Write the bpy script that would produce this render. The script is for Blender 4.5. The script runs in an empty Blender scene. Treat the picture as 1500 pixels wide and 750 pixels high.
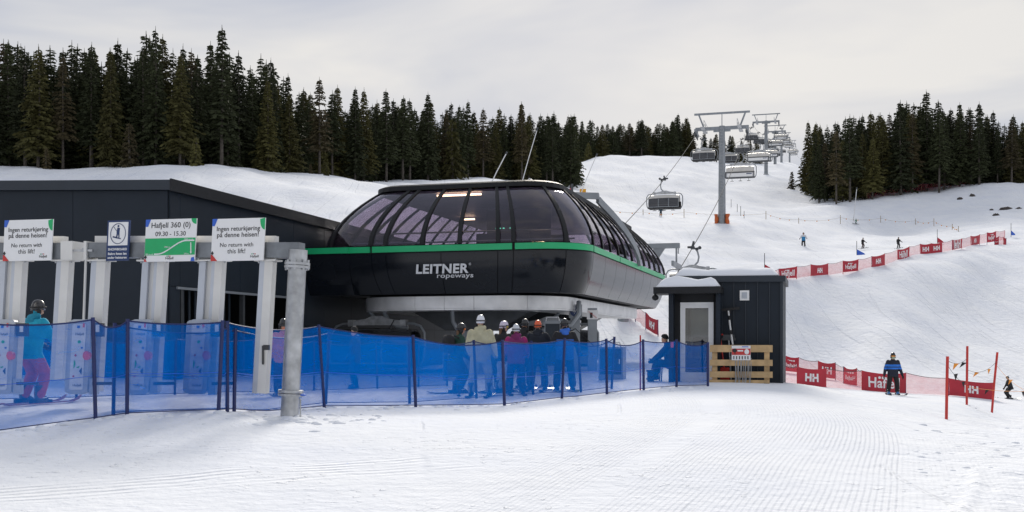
import bpy, bmesh, math, random
import numpy as np
from mathutils import Vector, Matrix, noise as mnoise
R = math.radians
random.seed(7)
scene = bpy.context.scene
COL = scene.collection

# ------------------------------------------------------------------ camera
F = 1560.0            # focal length in photo pixels (photo 1500 x 750)
EYE = 1.5
HOR = 500.0           # photo row of the horizon
cam_d = bpy.data.cameras.new('camera')
cam = bpy.data.objects.new('camera', cam_d); COL.objects.link(cam)
cam.location = (0, 0, EYE); cam.rotation_euler = (R(90), 0, 0)
cam_d.sensor_width = 36; cam_d.lens = 36 * F / 1500
cam_d.shift_y = (HOR - 375) / 1500
cam_d.clip_start = .1; cam_d.clip_end = 6000
scene.camera = cam

# ------------------------------------------------------------------ light
SUN_AZ = 6.0         # degrees to the right of straight ahead
SUN_EL = 29.0
world = bpy.data.worlds.new('World'); scene.world = world; world.use_nodes = True
nt = world.node_tree; nt.nodes.clear()
def wn(t, **k):
    n = nt.nodes.new(t)
    for a, b in k.items(): setattr(n, a, b)
    return n
wo = wn('ShaderNodeOutputWorld'); bg = wn('ShaderNodeBackground'); sky = wn('ShaderNodeTexSky')
sky.sky_type = 'NISHITA'; sky.sun_disc = False
sky.sun_elevation = R(SUN_EL); sky.sun_rotation = R(SUN_AZ)
sky.air_density = 1.0; sky.dust_density = 3.0; sky.altitude = 800
tc = wn('ShaderNodeTexCoord'); mp = wn('ShaderNodeMapping'); mp.inputs['Scale'].default_value = (1.0, 1.0, 3.4)
mp.inputs['Location'].default_value = (.9, 2.2, 1.6)
nz = wn('ShaderNodeTexNoise'); nz.inputs['Scale'].default_value = 1.9; nz.inputs['Detail'].default_value = 5; nz.inputs['Roughness'].default_value = .52
nz.inputs['Distortion'].default_value = .5
cr = wn('ShaderNodeValToRGB')
cr.color_ramp.elements[0].position = .42; cr.color_ramp.elements[0].color = (4.15, 4.5, 5.4, 1)
cr.color_ramp.elements[1].position = .66; cr.color_ramp.elements[1].color = (7.0, 6.85, 6.65, 1)
mx = wn('ShaderNodeMix', data_type='RGBA'); mx.inputs[0].default_value = .965
nt.links.new(tc.outputs['Generated'], mp.inputs['Vector']); nt.links.new(mp.outputs[0], nz.inputs['Vector'])
nt.links.new(nz.outputs['Fac'], cr.inputs[0])
nt.links.new(sky.outputs[0], mx.inputs[6]); nt.links.new(cr.outputs[0], mx.inputs[7])
nt.links.new(mx.outputs[2], bg.inputs['Color']); bg.inputs['Strength'].default_value = .1
nt.links.new(bg.outputs[0], wo.inputs[0])
sl = bpy.data.lights.new('sun', 'SUN'); so = bpy.data.objects.new('sun', sl); COL.objects.link(so)
sl.energy = 3.0; sl.angle = R(16); sl.color = (1, .93, .82)
sd = Vector((math.sin(R(SUN_AZ)) * math.cos(R(SUN_EL)), math.cos(R(SUN_AZ)) * math.cos(R(SUN_EL)), math.sin(R(SUN_EL))))
so.rotation_euler = (-sd).to_track_quat('-Z', 'Y').to_euler(); so.location = (0, 0, 60)
vs = scene.view_settings
vs.view_transform = 'Standard'; vs.look = 'None'; vs.exposure = 0.18; vs.gamma = 1; vs.use_curve_mapping = False

scene.cycles.max_bounces = 7; scene.cycles.diffuse_bounces = 3; scene.cycles.glossy_bounces = 3; scene.cycles.transparent_max_bounces = 14
# ------------------------------------------------------------------ helpers
def P(px, py, d):
    return Vector(((px - 750) / F * d, d, EYE + (HOR - py) / F * d))
def smooth01(t): t = min(1, max(0, t)); return t * t * (3 - 2 * t)

class MB:
    def __init__(s): s.v = []; s.f = []; s.m = []
    def add(s, vs, fs, mi=0):
        o = len(s.v); s.v.extend([tuple(p) for p in vs])
        for f in fs: s.f.append(tuple(i + o for i in f)); s.m.append(mi)
        return s
    def box(s, c, size, rot=None, mi=0):
        c = Vector(c); a, b, h = [x / 2 for x in size]
        vs = [Vector((x, y, z)) for z in (-h, h) for x, y in ((-a, -b), (a, -b), (a, b), (-a, b))]
        if rot is not None:
            if not isinstance(rot, Matrix): rot = Matrix.Rotation(rot, 3, 'Z')
            vs = [rot @ p for p in vs]
        return s.add([p + c for p in vs], [(3, 2, 1, 0), (4, 5, 6, 7), (0, 1, 5, 4), (1, 2, 6, 5), (2, 3, 7, 6), (3, 0, 4, 7)], mi)
    def bar(s, p, q, w, h, mi=0, up=(0, 0, 1)):
        p = Vector(p); q = Vector(q); d = (q - p); L = d.length; d = d / L
        upv = Vector(up)
        if abs(d.dot(upv)) > .98: upv = Vector((0, 1, 0))
        x = d.cross(upv).normalized(); z = x.cross(d)
        rot = Matrix((x, d, z)).transposed()
        return s.box((p + q) / 2, (w, L, h), rot, mi)
    def tube(s, path, r, n=8, mi=0, cap=True):
        path = [Vector(p) for p in path]; k = len(path)
        rs = r if isinstance(r, (list, tuple)) else [r] * k
        rings = []; x = None
        for i in range(k):
            t = (path[min(i + 1, k - 1)] - path[max(i - 1, 0)]).normalized()
            if x is None:
                x = t.cross(Vector((0, 0, 1)))
                if x.length < .05: x = t.cross(Vector((0, 1, 0)))
            x = (x - t * x.dot(t)).normalized(); y = t.cross(x)
            rings.append([path[i] + (x * math.cos(2 * math.pi * j / n) + y * math.sin(2 * math.pi * j / n)) * rs[i] for j in range(n)])
        return s.loft(rings, mi, cap)
    def loft(s, rings, mi=0, cap=True, close=True):
        n = len(rings[0]); vs = [p for r in rings for p in r]; fs = []
        for i in range(len(rings) - 1):
            for j in range(n if close else n - 1):
                fs.append((i * n + j, i * n + (j + 1) % n, (i + 1) * n + (j + 1) % n, (i + 1) * n + j))
        if cap:
            fs.append(tuple(range(n - 1, -1, -1))); b = (len(rings) - 1) * n; fs.append(tuple(b + j for j in range(n)))
        return s.add(vs, fs, mi)
    def ell(s, c, rad, n=10, m=6, mi=0, rot=None):
        rings = []
        c = Vector(c)
        for i in range(m + 1):
            th = -math.pi / 2 + math.pi * (.04 + .92 * i / m)
            ring = []
            for j in range(n):
                a = 2 * math.pi * j / n
                p = Vector((rad[0] * math.cos(th) * math.cos(a), rad[1] * math.cos(th) * math.sin(a), rad[2] * math.sin(th)))
                ring.append(c + (rot @ p if rot else p))
            rings.append(ring)
        return s.loft(rings, mi)
    def capsule(s, p, q, r0, r1, n=10, mi=0):
        p = Vector(p); q = Vector(q); t = (q - p).normalized()
        path = [p - t * r0 * .9, p - t * r0 * .55, p, (p + q) / 2, q, q + t * r1 * .55, q + t * r1 * .9]
        return s.tube(path, [r0 * .4, r0 * .83, r0, (r0 + r1) / 2, r1, r1 * .83, r1 * .4], n, mi)
    def prism(s, poly, fn, t0, t1, mi=0):
        """poly in 2d, fn(x, y, t) -> 3d point"""
        n = len(poly)
        vs = [fn(x, y, t0) for x, y in poly] + [fn(x, y, t1) for x, y in poly]
        fs = [tuple(range(n)), tuple(range(2 * n - 1, n - 1, -1))]
        fs += [(j, n + j, n + (j + 1) % n, (j + 1) % n) for j in range(n)]
        return s.add(vs, fs, mi)
    def slab(s, outer, inner, mi=0):
        """two equal grids (rows of points) closed into a plate"""
        r, c = len(outer), len(outer[0]); N = r * c
        vs = [p for row in outer for p in row] + [p for row in inner for p in row]; fs = []
        for i in range(r - 1):
            for j in range(c - 1):
                a = i * c + j
                fs.append((a, a + 1, a + c + 1, a + c)); fs.append((N + a, N + a + c, N + a + c + 1, N + a + 1))
        for j in range(c - 1):
            fs.append((j, N + j, N + j + 1, j + 1)); a = (r - 1) * c + j; fs.append((a, a + 1, N + a + 1, N + a))
        for i in range(r - 1):
            a = i * c; fs.append((a, a + c, N + a + c, N + a)); b = i * c + c - 1; fs.append((b, N + b, N + b + c, b + c))
        return s.add(vs, fs, mi)
    def mesh(s, name, mats, smooth=False):
        me = bpy.data.meshes.new(name); me.from_pydata(s.v, [], s.f)
        for m in (mats if isinstance(mats, (list, tuple)) else [mats]): me.materials.append(m)
        if any(s.m): me.polygons.foreach_set('material_index', s.m)
        me.update()
        bm = bmesh.new(); bm.from_mesh(me); bmesh.ops.recalc_face_normals(bm, faces=bm.faces); bm.to_mesh(me); bm.free()
        if smooth:
            me.polygons.foreach_set('use_smooth', [True] * len(me.polygons))
            if smooth is True: me.set_sharp_from_angle(angle=R(38))
        return me
    def build(s, name, mats, parent=None, smooth=False):
        return link(name, s.mesh(name, mats, smooth), parent)

def link(name, me, parent=None, loc=None, rot=None):
    o = bpy.data.objects.new(name, me); COL.objects.link(o); o.parent = parent
    if loc is not None: o.location = loc
    if rot is not None: o.rotation_euler = rot
    return o
def tag(o, label=None, cat=None, group=None, kind=None):
    if label: o['label'] = label
    if cat: o['category'] = cat
    if group: o['group'] = group
    if kind: o['kind'] = kind
    return o
def thing(name, label, cat, loc=(0, 0, 0), rz=0, group=None):
    o = bpy.data.objects.new(name, None); COL.objects.link(o); o.location = loc; o.rotation_euler = (0, 0, rz)
    o.empty_display_size = .2
    return tag(o, label, cat, group)
def copy_tree(o, parent=None):
    c = o.copy(); COL.objects.link(c); c.parent = parent
    for ch in o.children: copy_tree(ch, c)
    return c

# ------------------------------------------------------------------ materials
def mat(name, col, rough=.6, metal=0.0, var=.12, scale=6.0, bump=0.0, bscale=None, coat=0.0, spec=.5, objvar=0.0):
    m = bpy.data.materials.new(name); m.use_nodes = True; t = m.node_tree; b = t.nodes['Principled BSDF']
    b.inputs['Roughness'].default_value = rough; b.inputs['Metallic'].default_value = metal
    b.inputs['Coat Weight'].default_value = coat; b.inputs['Coat Roughness'].default_value = .06
    b.inputs['Specular IOR Level'].default_value = spec
    c = t.nodes.new('ShaderNodeTexCoord'); n = t.nodes.new('ShaderNodeTexNoise')
    n.inputs['Scale'].default_value = scale; n.inputs['Detail'].default_value = 4
    t.links.new(c.outputs['Object'], n.inputs['Vector'])
    r = t.nodes.new('ShaderNodeValToRGB'); e = r.color_ramp.elements
    e[0].position = .3; e[1].position = .7
    e[0].color = tuple(x * (1 - var) for x in col) + (1,); e[1].color = tuple(min(1, x * (1 + var)) for x in col) + (1,)
    t.links.new(n.outputs['Fac'], r.inputs[0])
    out = r.outputs[0]
    if objvar:
        oi = t.nodes.new('ShaderNodeObjectInfo'); h = t.nodes.new('ShaderNodeHueSaturation')
        mr = t.nodes.new('ShaderNodeMapRange'); mr.inputs[3].default_value = 1 - objvar; mr.inputs[4].default_value = 1 + objvar
        t.links.new(oi.outputs['Random'], mr.inputs[0]); t.links.new(mr.outputs[0], h.inputs['Value']); t.links.new(out, h.inputs['Color'])
        out = h.outputs[0]
    t.links.new(out, b.inputs['Base Color'])
    if bump:
        n2 = t.nodes.new('ShaderNodeTexNoise'); n2.inputs['Scale'].default_value = bscale or scale * 4; n2.inputs['Detail'].default_value = 3
        t.links.new(c.outputs['Object'], n2.inputs['Vector'])
        bp = t.nodes.new('ShaderNodeBump'); bp.inputs['Strength'].default_value = bump; bp.inputs['Distance'].default_value = .02
        t.links.new(n2.outputs['Fac'], bp.inputs['Height']); t.links.new(bp.outputs[0], b.inputs['Normal'])
    return m
def netmat(name, col, alpha, lines=40.0):
    m = bpy.data.materials.new(name); m.use_nodes = True; t = m.node_tree; t.nodes.clear()
    o = t.nodes.new('ShaderNodeOutputMaterial'); mixn = t.nodes.new('ShaderNodeMixShader'); tr = t.nodes.new('ShaderNodeBsdfTransparent')
    df = t.nodes.new('ShaderNodeBsdfDiffuse'); tl = t.nodes.new('ShaderNodeBsdfTranslucent'); ad = t.nodes.new('ShaderNodeMixShader')
    df.inputs[0].default_value = col + (1,); tl.inputs[0].default_value = col + (1,); ad.inputs[0].default_value = .35
    c = t.nodes.new('ShaderNodeTexCoord'); mpn = t.nodes.new('ShaderNodeMapping'); n = t.nodes.new('ShaderNodeTexNoise')
    mpn.inputs['Scale'].default_value = (2.2, 2.2, lines * .35); mpn.inputs['Rotation'].default_value = (0, .25, 0); n.inputs['Scale'].default_value = 1.0; n.inputs['Detail'].default_value = 6; n.inputs['Distortion'].default_value = .8
    t.links.new(c.outputs['Object'], mpn.inputs[0]); t.links.new(mpn.outputs[0], n.inputs['Vector'])
    mr = t.nodes.new('ShaderNodeMapRange'); mr.inputs[1].default_value = .3; mr.inputs[2].default_value = .7
    mr.inputs[3].default_value = alpha - .065; mr.inputs[4].default_value = alpha + .065
    t.links.new(n.outputs['Fac'], mr.inputs[0]); t.links.new(mr.outputs[0], mixn.inputs[0])
    t.links.new(df.outputs[0], ad.inputs[1]); t.links.new(tl.outputs[0], ad.inputs[2])
    t.links.new(tr.outputs[0], mixn.inputs[1]); t.links.new(ad.outputs[0], mixn.inputs[2]); t.links.new(mixn.outputs[0], o.inputs[0])
    return m
def glassmat(name, tint, gloss_tint=(1, 1, 1), ior=1.5, rough=.03):
    m = bpy.data.materials.new(name); m.use_nodes = True; t = m.node_tree; t.nodes.clear()
    o = t.nodes.new('ShaderNodeOutputMaterial'); mixn = t.nodes.new('ShaderNodeMixShader'); tr = t.nodes.new('ShaderNodeBsdfTransparent')
    gl = t.nodes.new('ShaderNodeBsdfGlossy'); fr = t.nodes.new('ShaderNodeFresnel'); fr.inputs[0].default_value = ior
    c = t.nodes.new('ShaderNodeTexCoord'); n = t.nodes.new('ShaderNodeTexNoise'); n.inputs['Scale'].default_value = .7
    r = t.nodes.new('ShaderNodeValToRGB'); e = r.color_ramp.elements
    e[0].color = tuple(x * .85 for x in tint) + (1,); e[1].color = tuple(x * 1.15 for x in tint) + (1,)
    t.links.new(c.outputs['Object'], n.inputs['Vector']); t.links.new(n.outputs['Fac'], r.inputs[0]); t.links.new(r.outputs[0], tr.inputs[0])
    gl.inputs['Color'].default_value = gloss_tint + (1,); gl.inputs['Roughness'].default_value = rough
    bp = t.nodes.new('ShaderNodeBump'); bp.inputs['Strength'].default_value = .02; bp.inputs['Distance'].default_value = .1
    t.links.new(n.outputs['Fac'], bp.inputs['Height']); t.links.new(bp.outputs[0], gl.inputs['Normal'])
    ge = t.nodes.new('ShaderNodeNewGeometry'); bf = t.nodes.new('ShaderNodeMath'); bf.operation = 'SUBTRACT'; bf.inputs[0].default_value = 1.0; t.links.new(ge.outputs['Backfacing'], bf.inputs[1])
    ml = t.nodes.new('ShaderNodeMath'); ml.operation = 'MULTIPLY'; t.links.new(fr.outputs[0], ml.inputs[0]); t.links.new(bf.outputs[0], ml.inputs[1])
    t.links.new(ml.outputs[0], mixn.inputs[0]); t.links.new(tr.outputs[0], mixn.inputs[1]); t.links.new(gl.outputs[0], mixn.inputs[2])
    t.links.new(mixn.outputs[0], o.inputs[0])
    return m
def lampmat(name, col, st):
    m = bpy.data.materials.new(name); m.use_nodes = True; b = m.node_tree.nodes['Principled BSDF']
    b.inputs['Base Color'].default_value = col + (1,); b.inputs['Emission Color'].default_value = col + (1,); b.inputs['Emission Strength'].default_value = st
    return m
M = {}
def mk(k, *a, **kw): M[k] = mat(k, *a, **kw)
mk('cladding', (.010, .0165, .026), .55, var=.12, scale=1.2, bump=.05, spec=.3)
mk('cladding_trim', (.014, .022, .033), .5, var=.1, scale=2)
mk('dark_gap', (.006, .006, .007), .9, var=.1)
mk('gloss_black', (.008, .010, .014), .14, var=.1, scale=.8, spec=.38)
mk('black_trim', (.012, .013, .015), .55, var=.15, spec=.3)
mk('black_rubber', (.014, .014, .015), .7, var=.2)
mk('green_stripe', (.012, .42, .16), .35, var=.06, scale=2)
mk('white_paint', (.78, .78, .77), .4, var=.04)
mk('sign_white', (.80, .80, .80), .35, var=.02, scale=3)
mk('letter_black', (.02, .02, .022), .5, var=.1)
mk('letter_white', (.82, .82, .82), .45, var=.03)
mk('letter_silver', (.62, .63, .65), .35, metal=.3, var=.05)
mk('sign_blue', (.03, .12, .55), .4, var=.05)
mk('sign_navy', (.012, .035, .12), .4, var=.05)
mk('sign_green', (.01, .40, .13), .4, var=.05)
mk('sign_red', (.55, .035, .03), .4, var=.05)
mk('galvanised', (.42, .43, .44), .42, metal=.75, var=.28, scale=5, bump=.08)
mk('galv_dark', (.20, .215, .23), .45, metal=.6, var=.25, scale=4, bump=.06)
mk('pale_steel', (.70, .70, .70), .3, metal=.35, var=.12, scale=2, bump=.03)
mk('lift_grey', (.27, .29, .31), .45, metal=.35, var=.12, scale=2)
mk('dark_steel', (.07, .075, .08), .45, metal=.5, var=.2, scale=3)
mk('column_white', (.68, .67, .64), .38, metal=.15, var=.05, scale=3)
mk('column_blue', (.5, .53, .58), .35, metal=.4, var=.05, scale=3)
mk('housing_white', (.70, .71, .73), .35, var=.05)
mk('housing_grey', (.42, .45, .49), .4, var=.05)
mk('reader', (.03, .032, .036), .3, var=.1)
mk('button', (.75, .09, .05), .35, var=.05)
mk('post_blue', (.012, .022, .11), .45, var=.15)
mk('banner_red', (.44, .022, .04), .65, var=.12, scale=1.6, bump=.1, bscale=3)
mk('pole_red', (.52, .03, .02), .45, var=.15)
mk('orange_pad', (.52, .11, .02), .6, var=.18, scale=3, bump=.2, bscale=6)
mk('yellow_pad', (.72, .34, .01), .6, var=.1, scale=3)
mk('wood', (.50, .34, .17), .7, var=.25, scale=4, bump=.15, bscale=25)
mk('bark', (.085, .072, .06), .9, var=.35, scale=5, bump=.3)
mk('rock', (.06, .05, .045), .9, var=.4, scale=3, bump=.5)
mk('rope', (.07, .075, .08), .8, var=.2, scale=3, spec=.1)
mk('cream', (.58, .56, .52), .4, var=.08, scale=1.5)
mk('seat_grey', (.34, .35, .37), .5, var=.1, scale=2)
mk('visor', (.035, .037, .043), .12, var=.1, coat=.5)
mk('skin', (.52, .30, .21), .55, var=.1, scale=20)
mk('hair', (.12, .065, .03), .6, var=.3, scale=30)
mk('ski_base', (.05, .05, .055), .3, var=.2)
mk('bamboo', (.30, .22, .12), .7, var=.2)
mk('flag_orange', (.75, .28, .03), .6, var=.1)
mk('interior', (.11, .10, .125), .6, var=.2, scale=.6)
mk('interior_panel', (.36, .33, .40), .4, var=.2, scale=.6)
M['blue_net'] = netmat('blue_net', (.0, .15, .58), .53, 22)
M['blue_net_thin'] = netmat('blue_net_thin', (.0, .155, .54), .34, 22)
M['red_net_thin'] = netmat('red_net_thin', (.30, .06, .08), .2, 14)
M['red_net'] = netmat('red_net', (.58, .10, .13), .37, 14)
M['station_glass'] = glassmat('station_glass', (.72, .68, .74), gloss_tint=(.9, .9, 1.0), ior=1.65)
M['door_glass'] = glassmat('door_glass', (.5, .54, .54), ior=2.0)
M['warm_lamp'] = lampmat('warm_lamp', (1, .74, .42), 6)
M['green_lamp'] = lampmat('green_lamp', (.2, 1, .6), 1.2)
def cloth(name, col): mk(name, col, .8, var=.14, scale=9, bump=.35, bscale=11)

def snowmat(name, ground=False):
    m = bpy.data.materials.new(name); m.use_nodes = True; t = m.node_tree; b = t.nodes['Principled BSDF']
    N = t.nodes.new; L = t.links.new
    b.inputs['Roughness'].default_value = .9; b.inputs['Specular IOR Level'].default_value = .05
    c = N('ShaderNodeTexCoord')
    def noise(scale, detail=4, vec=None, rough=.5):
        n = N('ShaderNodeTexNoise'); n.inputs['Scale'].default_value = scale; n.inputs['Detail'].default_value = detail; n.inputs['Roughness'].default_value = rough
        L(vec or c.outputs['Object'], n.inputs['Vector']); return n.outputs['Fac']
    def math_(op, a, bb=None, cc=None):
        n = N('ShaderNodeMath'); n.operation = op
        for i, x in enumerate((a, bb, cc)):
            if x is None: continue
            if isinstance(x, (int, float)): n.inputs[i].default_value = x
            else: L(x, n.inputs[i])
        return n.outputs[0]
    def mrange(x, a, bb, lo=0, hi=1):
        n = N('ShaderNodeMapRange'); n.interpolation_type = 'SMOOTHSTEP'; L(x, n.inputs[0])
        for i, q in enumerate((a, bb, lo, hi)): n.inputs[i + 1].default_value = q
        return n.outputs[0]
    r = N('ShaderNodeValToRGB'); e = r.color_ramp.elements
    e[0].position = .3; e[0].color = (.77, .80, .86, 1); e[1].position = .7; e[1].color = (.84, .86, .89, 1)
    L(noise(.35, 3), r.inputs[0]); L(r.outputs[0], b.inputs['Base Color'])
    if not ground:
        bp = N('ShaderNodeBump'); bp.inputs['Strength'].default_value = .4; bp.inputs['Distance'].default_value = .03
        L(noise(6), bp.inputs['Height']); L(bp.outputs[0], b.inputs['Normal']); return m
    sep = N('ShaderNodeSeparateXYZ'); L(c.outputs['Object'], sep.inputs[0]); X, Y = sep.outputs[0], sep.outputs[1]
    # groomed corduroy: ridges run 20 degrees right of straight ahead, bending left far off
    bend = math_('MULTIPLY', math_('POWER', math_('MAXIMUM', math_('SUBTRACT', Y, 15.0), 0.0), 2.0), .022)
    q0 = math_('SUBTRACT', math_('MULTIPLY', X, math.cos(R(20))), math_('MULTIPLY', Y, math.sin(R(20))))
    q = math_('ADD', q0, bend)
    wob = math_('MULTIPLY', noise(.35, 1), .10)
    ridge = math_('SINE', math_('MULTIPLY', math_('ADD', q, wob), 2 * math.pi / .062))
    msk = math_('MULTIPLY', mrange(q, -4.6, -3.2, .12, 1), math_('ADD', mrange(q, -.02, .06, .7, 0), mrange(q, .9, 1.6, .3, 0)))
    gap = mrange(math_('ABSOLUTE', math_('ADD', q, 2.75)), .05, .3)
    patch = mrange(noise(.22, 2), .34, .50, .35, 1)
    fade = mrange(Y, 20, 27, 1, 0)
    cord = math_('MULTIPLY', math_('MULTIPLY', ridge, msk), math_('MULTIPLY', math_('MULTIPLY', gap, patch), fade))
    # crossing vehicle tracks on the left: coarser ridges
    q2 = math_('SUBTRACT', math_('MULTIPLY', Y, math.cos(R(24))), math_('MULTIPLY', X, math.sin(R(24))))
    q2w = math_('ADD', q2, math_('MULTIPLY', noise(.4, 2), .5))
    m2 = math_('MULTIPLY', mrange(math_('ABSOLUTE', math_('SUBTRACT', q2w, 11.6)), .35, .75, 1, 0), mrange(X, -1.2, .6, 1, 0))
    rid2 = math_('SINE', math_('MULTIPLY', q2w, 2 * math.pi / .19))
    trk = math_('MULTIPLY', math_('MULTIPLY', rid2, m2), mrange(noise(1.4, 3), .35, .6))
    # ski tracks on the slopes: wavy thin grooves
    vm = N('ShaderNodeMapping'); vm.inputs['Rotation'].default_value = (0, 0, R(-22)); vm.inputs['Scale'].default_value = (1, .12, .1)
    L(c.outputs['Object'], vm.inputs[0])
    ski = noise(.30, 2, vm.outputs[0], .45)
    vm2 = N('ShaderNodeMapping'); vm2.inputs['Rotation'].default_value = (0, 0, R(38)); vm2.inputs['Scale'].default_value = (1, .09, .1)
    L(c.outputs['Object'], vm2.inputs[0])
    ski2 = noise(.24, 2, vm2.outputs[0], .45)
    far = mrange(Y, 32, 70)
    gro = lambda x, w: mrange(math_('ABSOLUTE', math_('SUBTRACT', math_('FRACT', math_('MULTIPLY', x, 9.0)), .5)), 0, w, -1, 0)
    clump = mrange(noise(.05, 2), .40, .60)
    skis = math_('MULTIPLY', math_('ADD', math_('MULTIPLY', gro(ski, .16), clump), math_('ADD', math_('MULTIPLY', gro(ski2, .13), .8), math_('MULTIPLY', ski, 1.2))), math_('MULTIPLY', far, .30))
    nm = N('ShaderNodeMapping'); nm.inputs['Rotation'].default_value = (0, 0, R(62)); nm.inputs['Scale'].default_value = (1, .22, 1)
    L(c.outputs['Object'], nm.inputs[0])
    ntr = math_('MULTIPLY', math_('MULTIPLY', gro(noise(.16, 1, nm.outputs[0], .4), .035), mrange(noise(.3, 2), .45, .6)), math_('MULTIPLY', math_('SUBTRACT', 1.0, far), .022))
    chunk = math_('MULTIPLY', math_('MULTIPLY', mrange(noise(7.5, 3), .60, .72), mrange(noise(.5, 2), .42, .62)), .022)
    fine = math_('ADD', math_('ADD', math_('MULTIPLY', noise(5.5, 3), .034), math_('MULTIPLY', noise(24, 2), .008)), math_('ADD', ntr, chunk))
    rough = math_('MULTIPLY', math_('MULTIPLY', noise(2.1, 4, None, .6), mrange(q, -.3, 1.2, .35, 1.6)), .08)
    h = math_('ADD', math_('ADD', math_('MULTIPLY', cord, .0050), math_('MULTIPLY', trk, .012)), math_('ADD', math_('ADD', fine, rough), math_('MULTIPLY', skis, .16)))
    bp = N('ShaderNodeBump'); bp.inputs['Strength'].default_value = .85; bp.inputs['Distance'].default_value = 1.0
    L(h, bp.inputs['Height']); L(bp.outputs[0], b.inputs['Normal'])
    return m
M['snow'] = snowmat('snow'); M['snow_ground'] = snowmat('snow_ground', True)

# ------------------------------------------------------------------ terrain
def zp(py, d): return EYE + (HOR - py) * d / F
NEAR = [(2, 0), (6, 0), (9, 0.0)]
COLS = {
 -500: NEAR + [(12, .1), (16, .25), (20, .42), (28, .5), (45, .6), (58, 2), (80, 9), (110, 19.1), (140, 23), (200, 30), (400, 45), (1000, 55), (3000, 55)],
 0:    NEAR + [(12, .1), (14, .2), (16, .35), (20, .42), (28, .5), (45, .6), (58, 2), (80, 9), (110, 19.1), (140, 23), (200, 30), (400, 45), (1000, 55), (3000, 55)],
 250:  NEAR + [(12, .1), (14, .22), (15.5, .35), (16.5, .41), (20, .42), (28, .42), (50, .5), (62, 2.5), (80, 9.2), (110, 19.5), (140, 23.5), (200, 31), (400, 46), (1000, 58), (3000, 58)],
 330:  NEAR + [(12, .12), (14, .22), (15.5, .35), (16.5, .41), (20, .40), (28, .38), (50, .45), (62, 2.8), (80, 9.2), (110, 19.4), (140, 23.5), (200, 31), (400, 46), (1000, 58), (3000, 58)],
 400:  NEAR + [(12, .12), (16, .28), (17, .30), (20, .33), (28, .33), (50, .4), (60, 2.4), (78, 9.3), (105, 17.6), (135, 22.6), (200, 30.5), (400, 46), (1000, 59), (3000, 59)],
 500:  NEAR + [(12, .12), (16, .28), (20, .29), (28, .28), (48, .3), (58, 2), (75, 9.3), (100, 15.6), (130, 21.4), (160, 25.2), (200, 30), (400, 47), (1000, 60), (3000, 60)],
 700:  NEAR + [(12, .13), (16, .25), (20, .25), (28, .27), (54, .3), (70, 4), (100, 13), (140, 22), (180, 29.0), (240, 35.5), (400, 50), (1000, 62), (3000, 62)],
 830:  NEAR + [(12, .13), (16, .25), (20, .27), (28, .3), (54, .5), (70, 4.2), (100, 12.3), (140, 20), (180, 27), (230, 37), (300, 50.5), (400, 57), (1000, 75), (3000, 75)],
 900:  NEAR + [(12, .13), (16, .25), (20, .3), (28, .38), (54, .5), (70, 3.9), (110, 12.8), (150, 19.5), (190, 26.5), (240, 39), (300, 53.3), (350, 57), (600, 70), (1000, 85), (3000, 85)],
 1000: NEAR + [(12, .13), (16, .25), (20, .34), (27, .44), (45, .35), (56, .6), (70, 3.5), (85, 6.4), (110, 11.2), (140, 16.5), (190, 25), (250, 41), (330, 58), (380, 62), (600, 78), (1000, 95), (3000, 95)],
 1060: NEAR + [(12, .13), (16, .25), (20, .36), (27, .46), (45, .1), (56, .4), (70, 3.3), (85, 6.2), (110, 10.8), (140, 16.5), (190, 25), (280, 46), (330, 56.5), (450, 76), (600, 95), (1000, 115), (3000, 115)],
 1150: NEAR + [(12, .1), (16, .22), (20, .32), (27, .42), (35, .05), (45, -.5), (55, -.6), (66, -.2), (85, 6.5), (110, 10.5), (128, 13), (150, 16.8), (200, 26), (280, 45), (450, 77), (600, 102), (1000, 150), (3000, 150)],
 1220: NEAR + [(12, .06), (16, .16), (20, .25), (27, .25), (35, -.2), (45, -.65), (55, -.85), (66, -.4), (90, 7), (130, 12.8), (150, 15.5), (170, 19.5), (200, 27), (240, 34), (450, 66), (600, 80), (1000, 95), (3000, 95)],
 1300: NEAR + [(12, .03), (16, .08), (20, .1), (25, .05), (30, -.2), (43, -.65), (55, -1.1), (62, -.7), (75, 2.5), (97, 8.5), (130, 12.8), (160, 17.2), (175, 19.4), (190, 24), (205, 29.3), (250, 37), (450, 60), (1000, 80), (3000, 80)],
 1400: NEAR + [(12, 0), (16, 0), (20, -.1), (24, -.3), (36, -.55), (55, -1.3), (64, -.8), (78, 2.0), (107, 10.5), (130, 13.5), (170, 20), (190, 25), (205, 30.6), (250, 38), (450, 60), (1000, 80), (3000, 80)],
 1480: NEAR + [(12, 0), (16, -.05), (24, -.45), (36, -1.1), (50, -1.6), (58, -1.6), (75, 1.0), (92, 5.2), (115, 11.5), (140, 16), (170, 21), (190, 26), (205, 31.5), (250, 38), (450, 60), (1000, 80), (3000, 80)],
 1900: NEAR + [(12, 0), (16, -.1), (24, -.6), (36, -1.4), (50, -1.9), (58, -1.8), (75, .8), (92, 5), (115, 11.5), (140, 16), (170, 21), (205, 31.5), (250, 38), (450, 60), (1000, 80), (3000, 80)],
}
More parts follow.
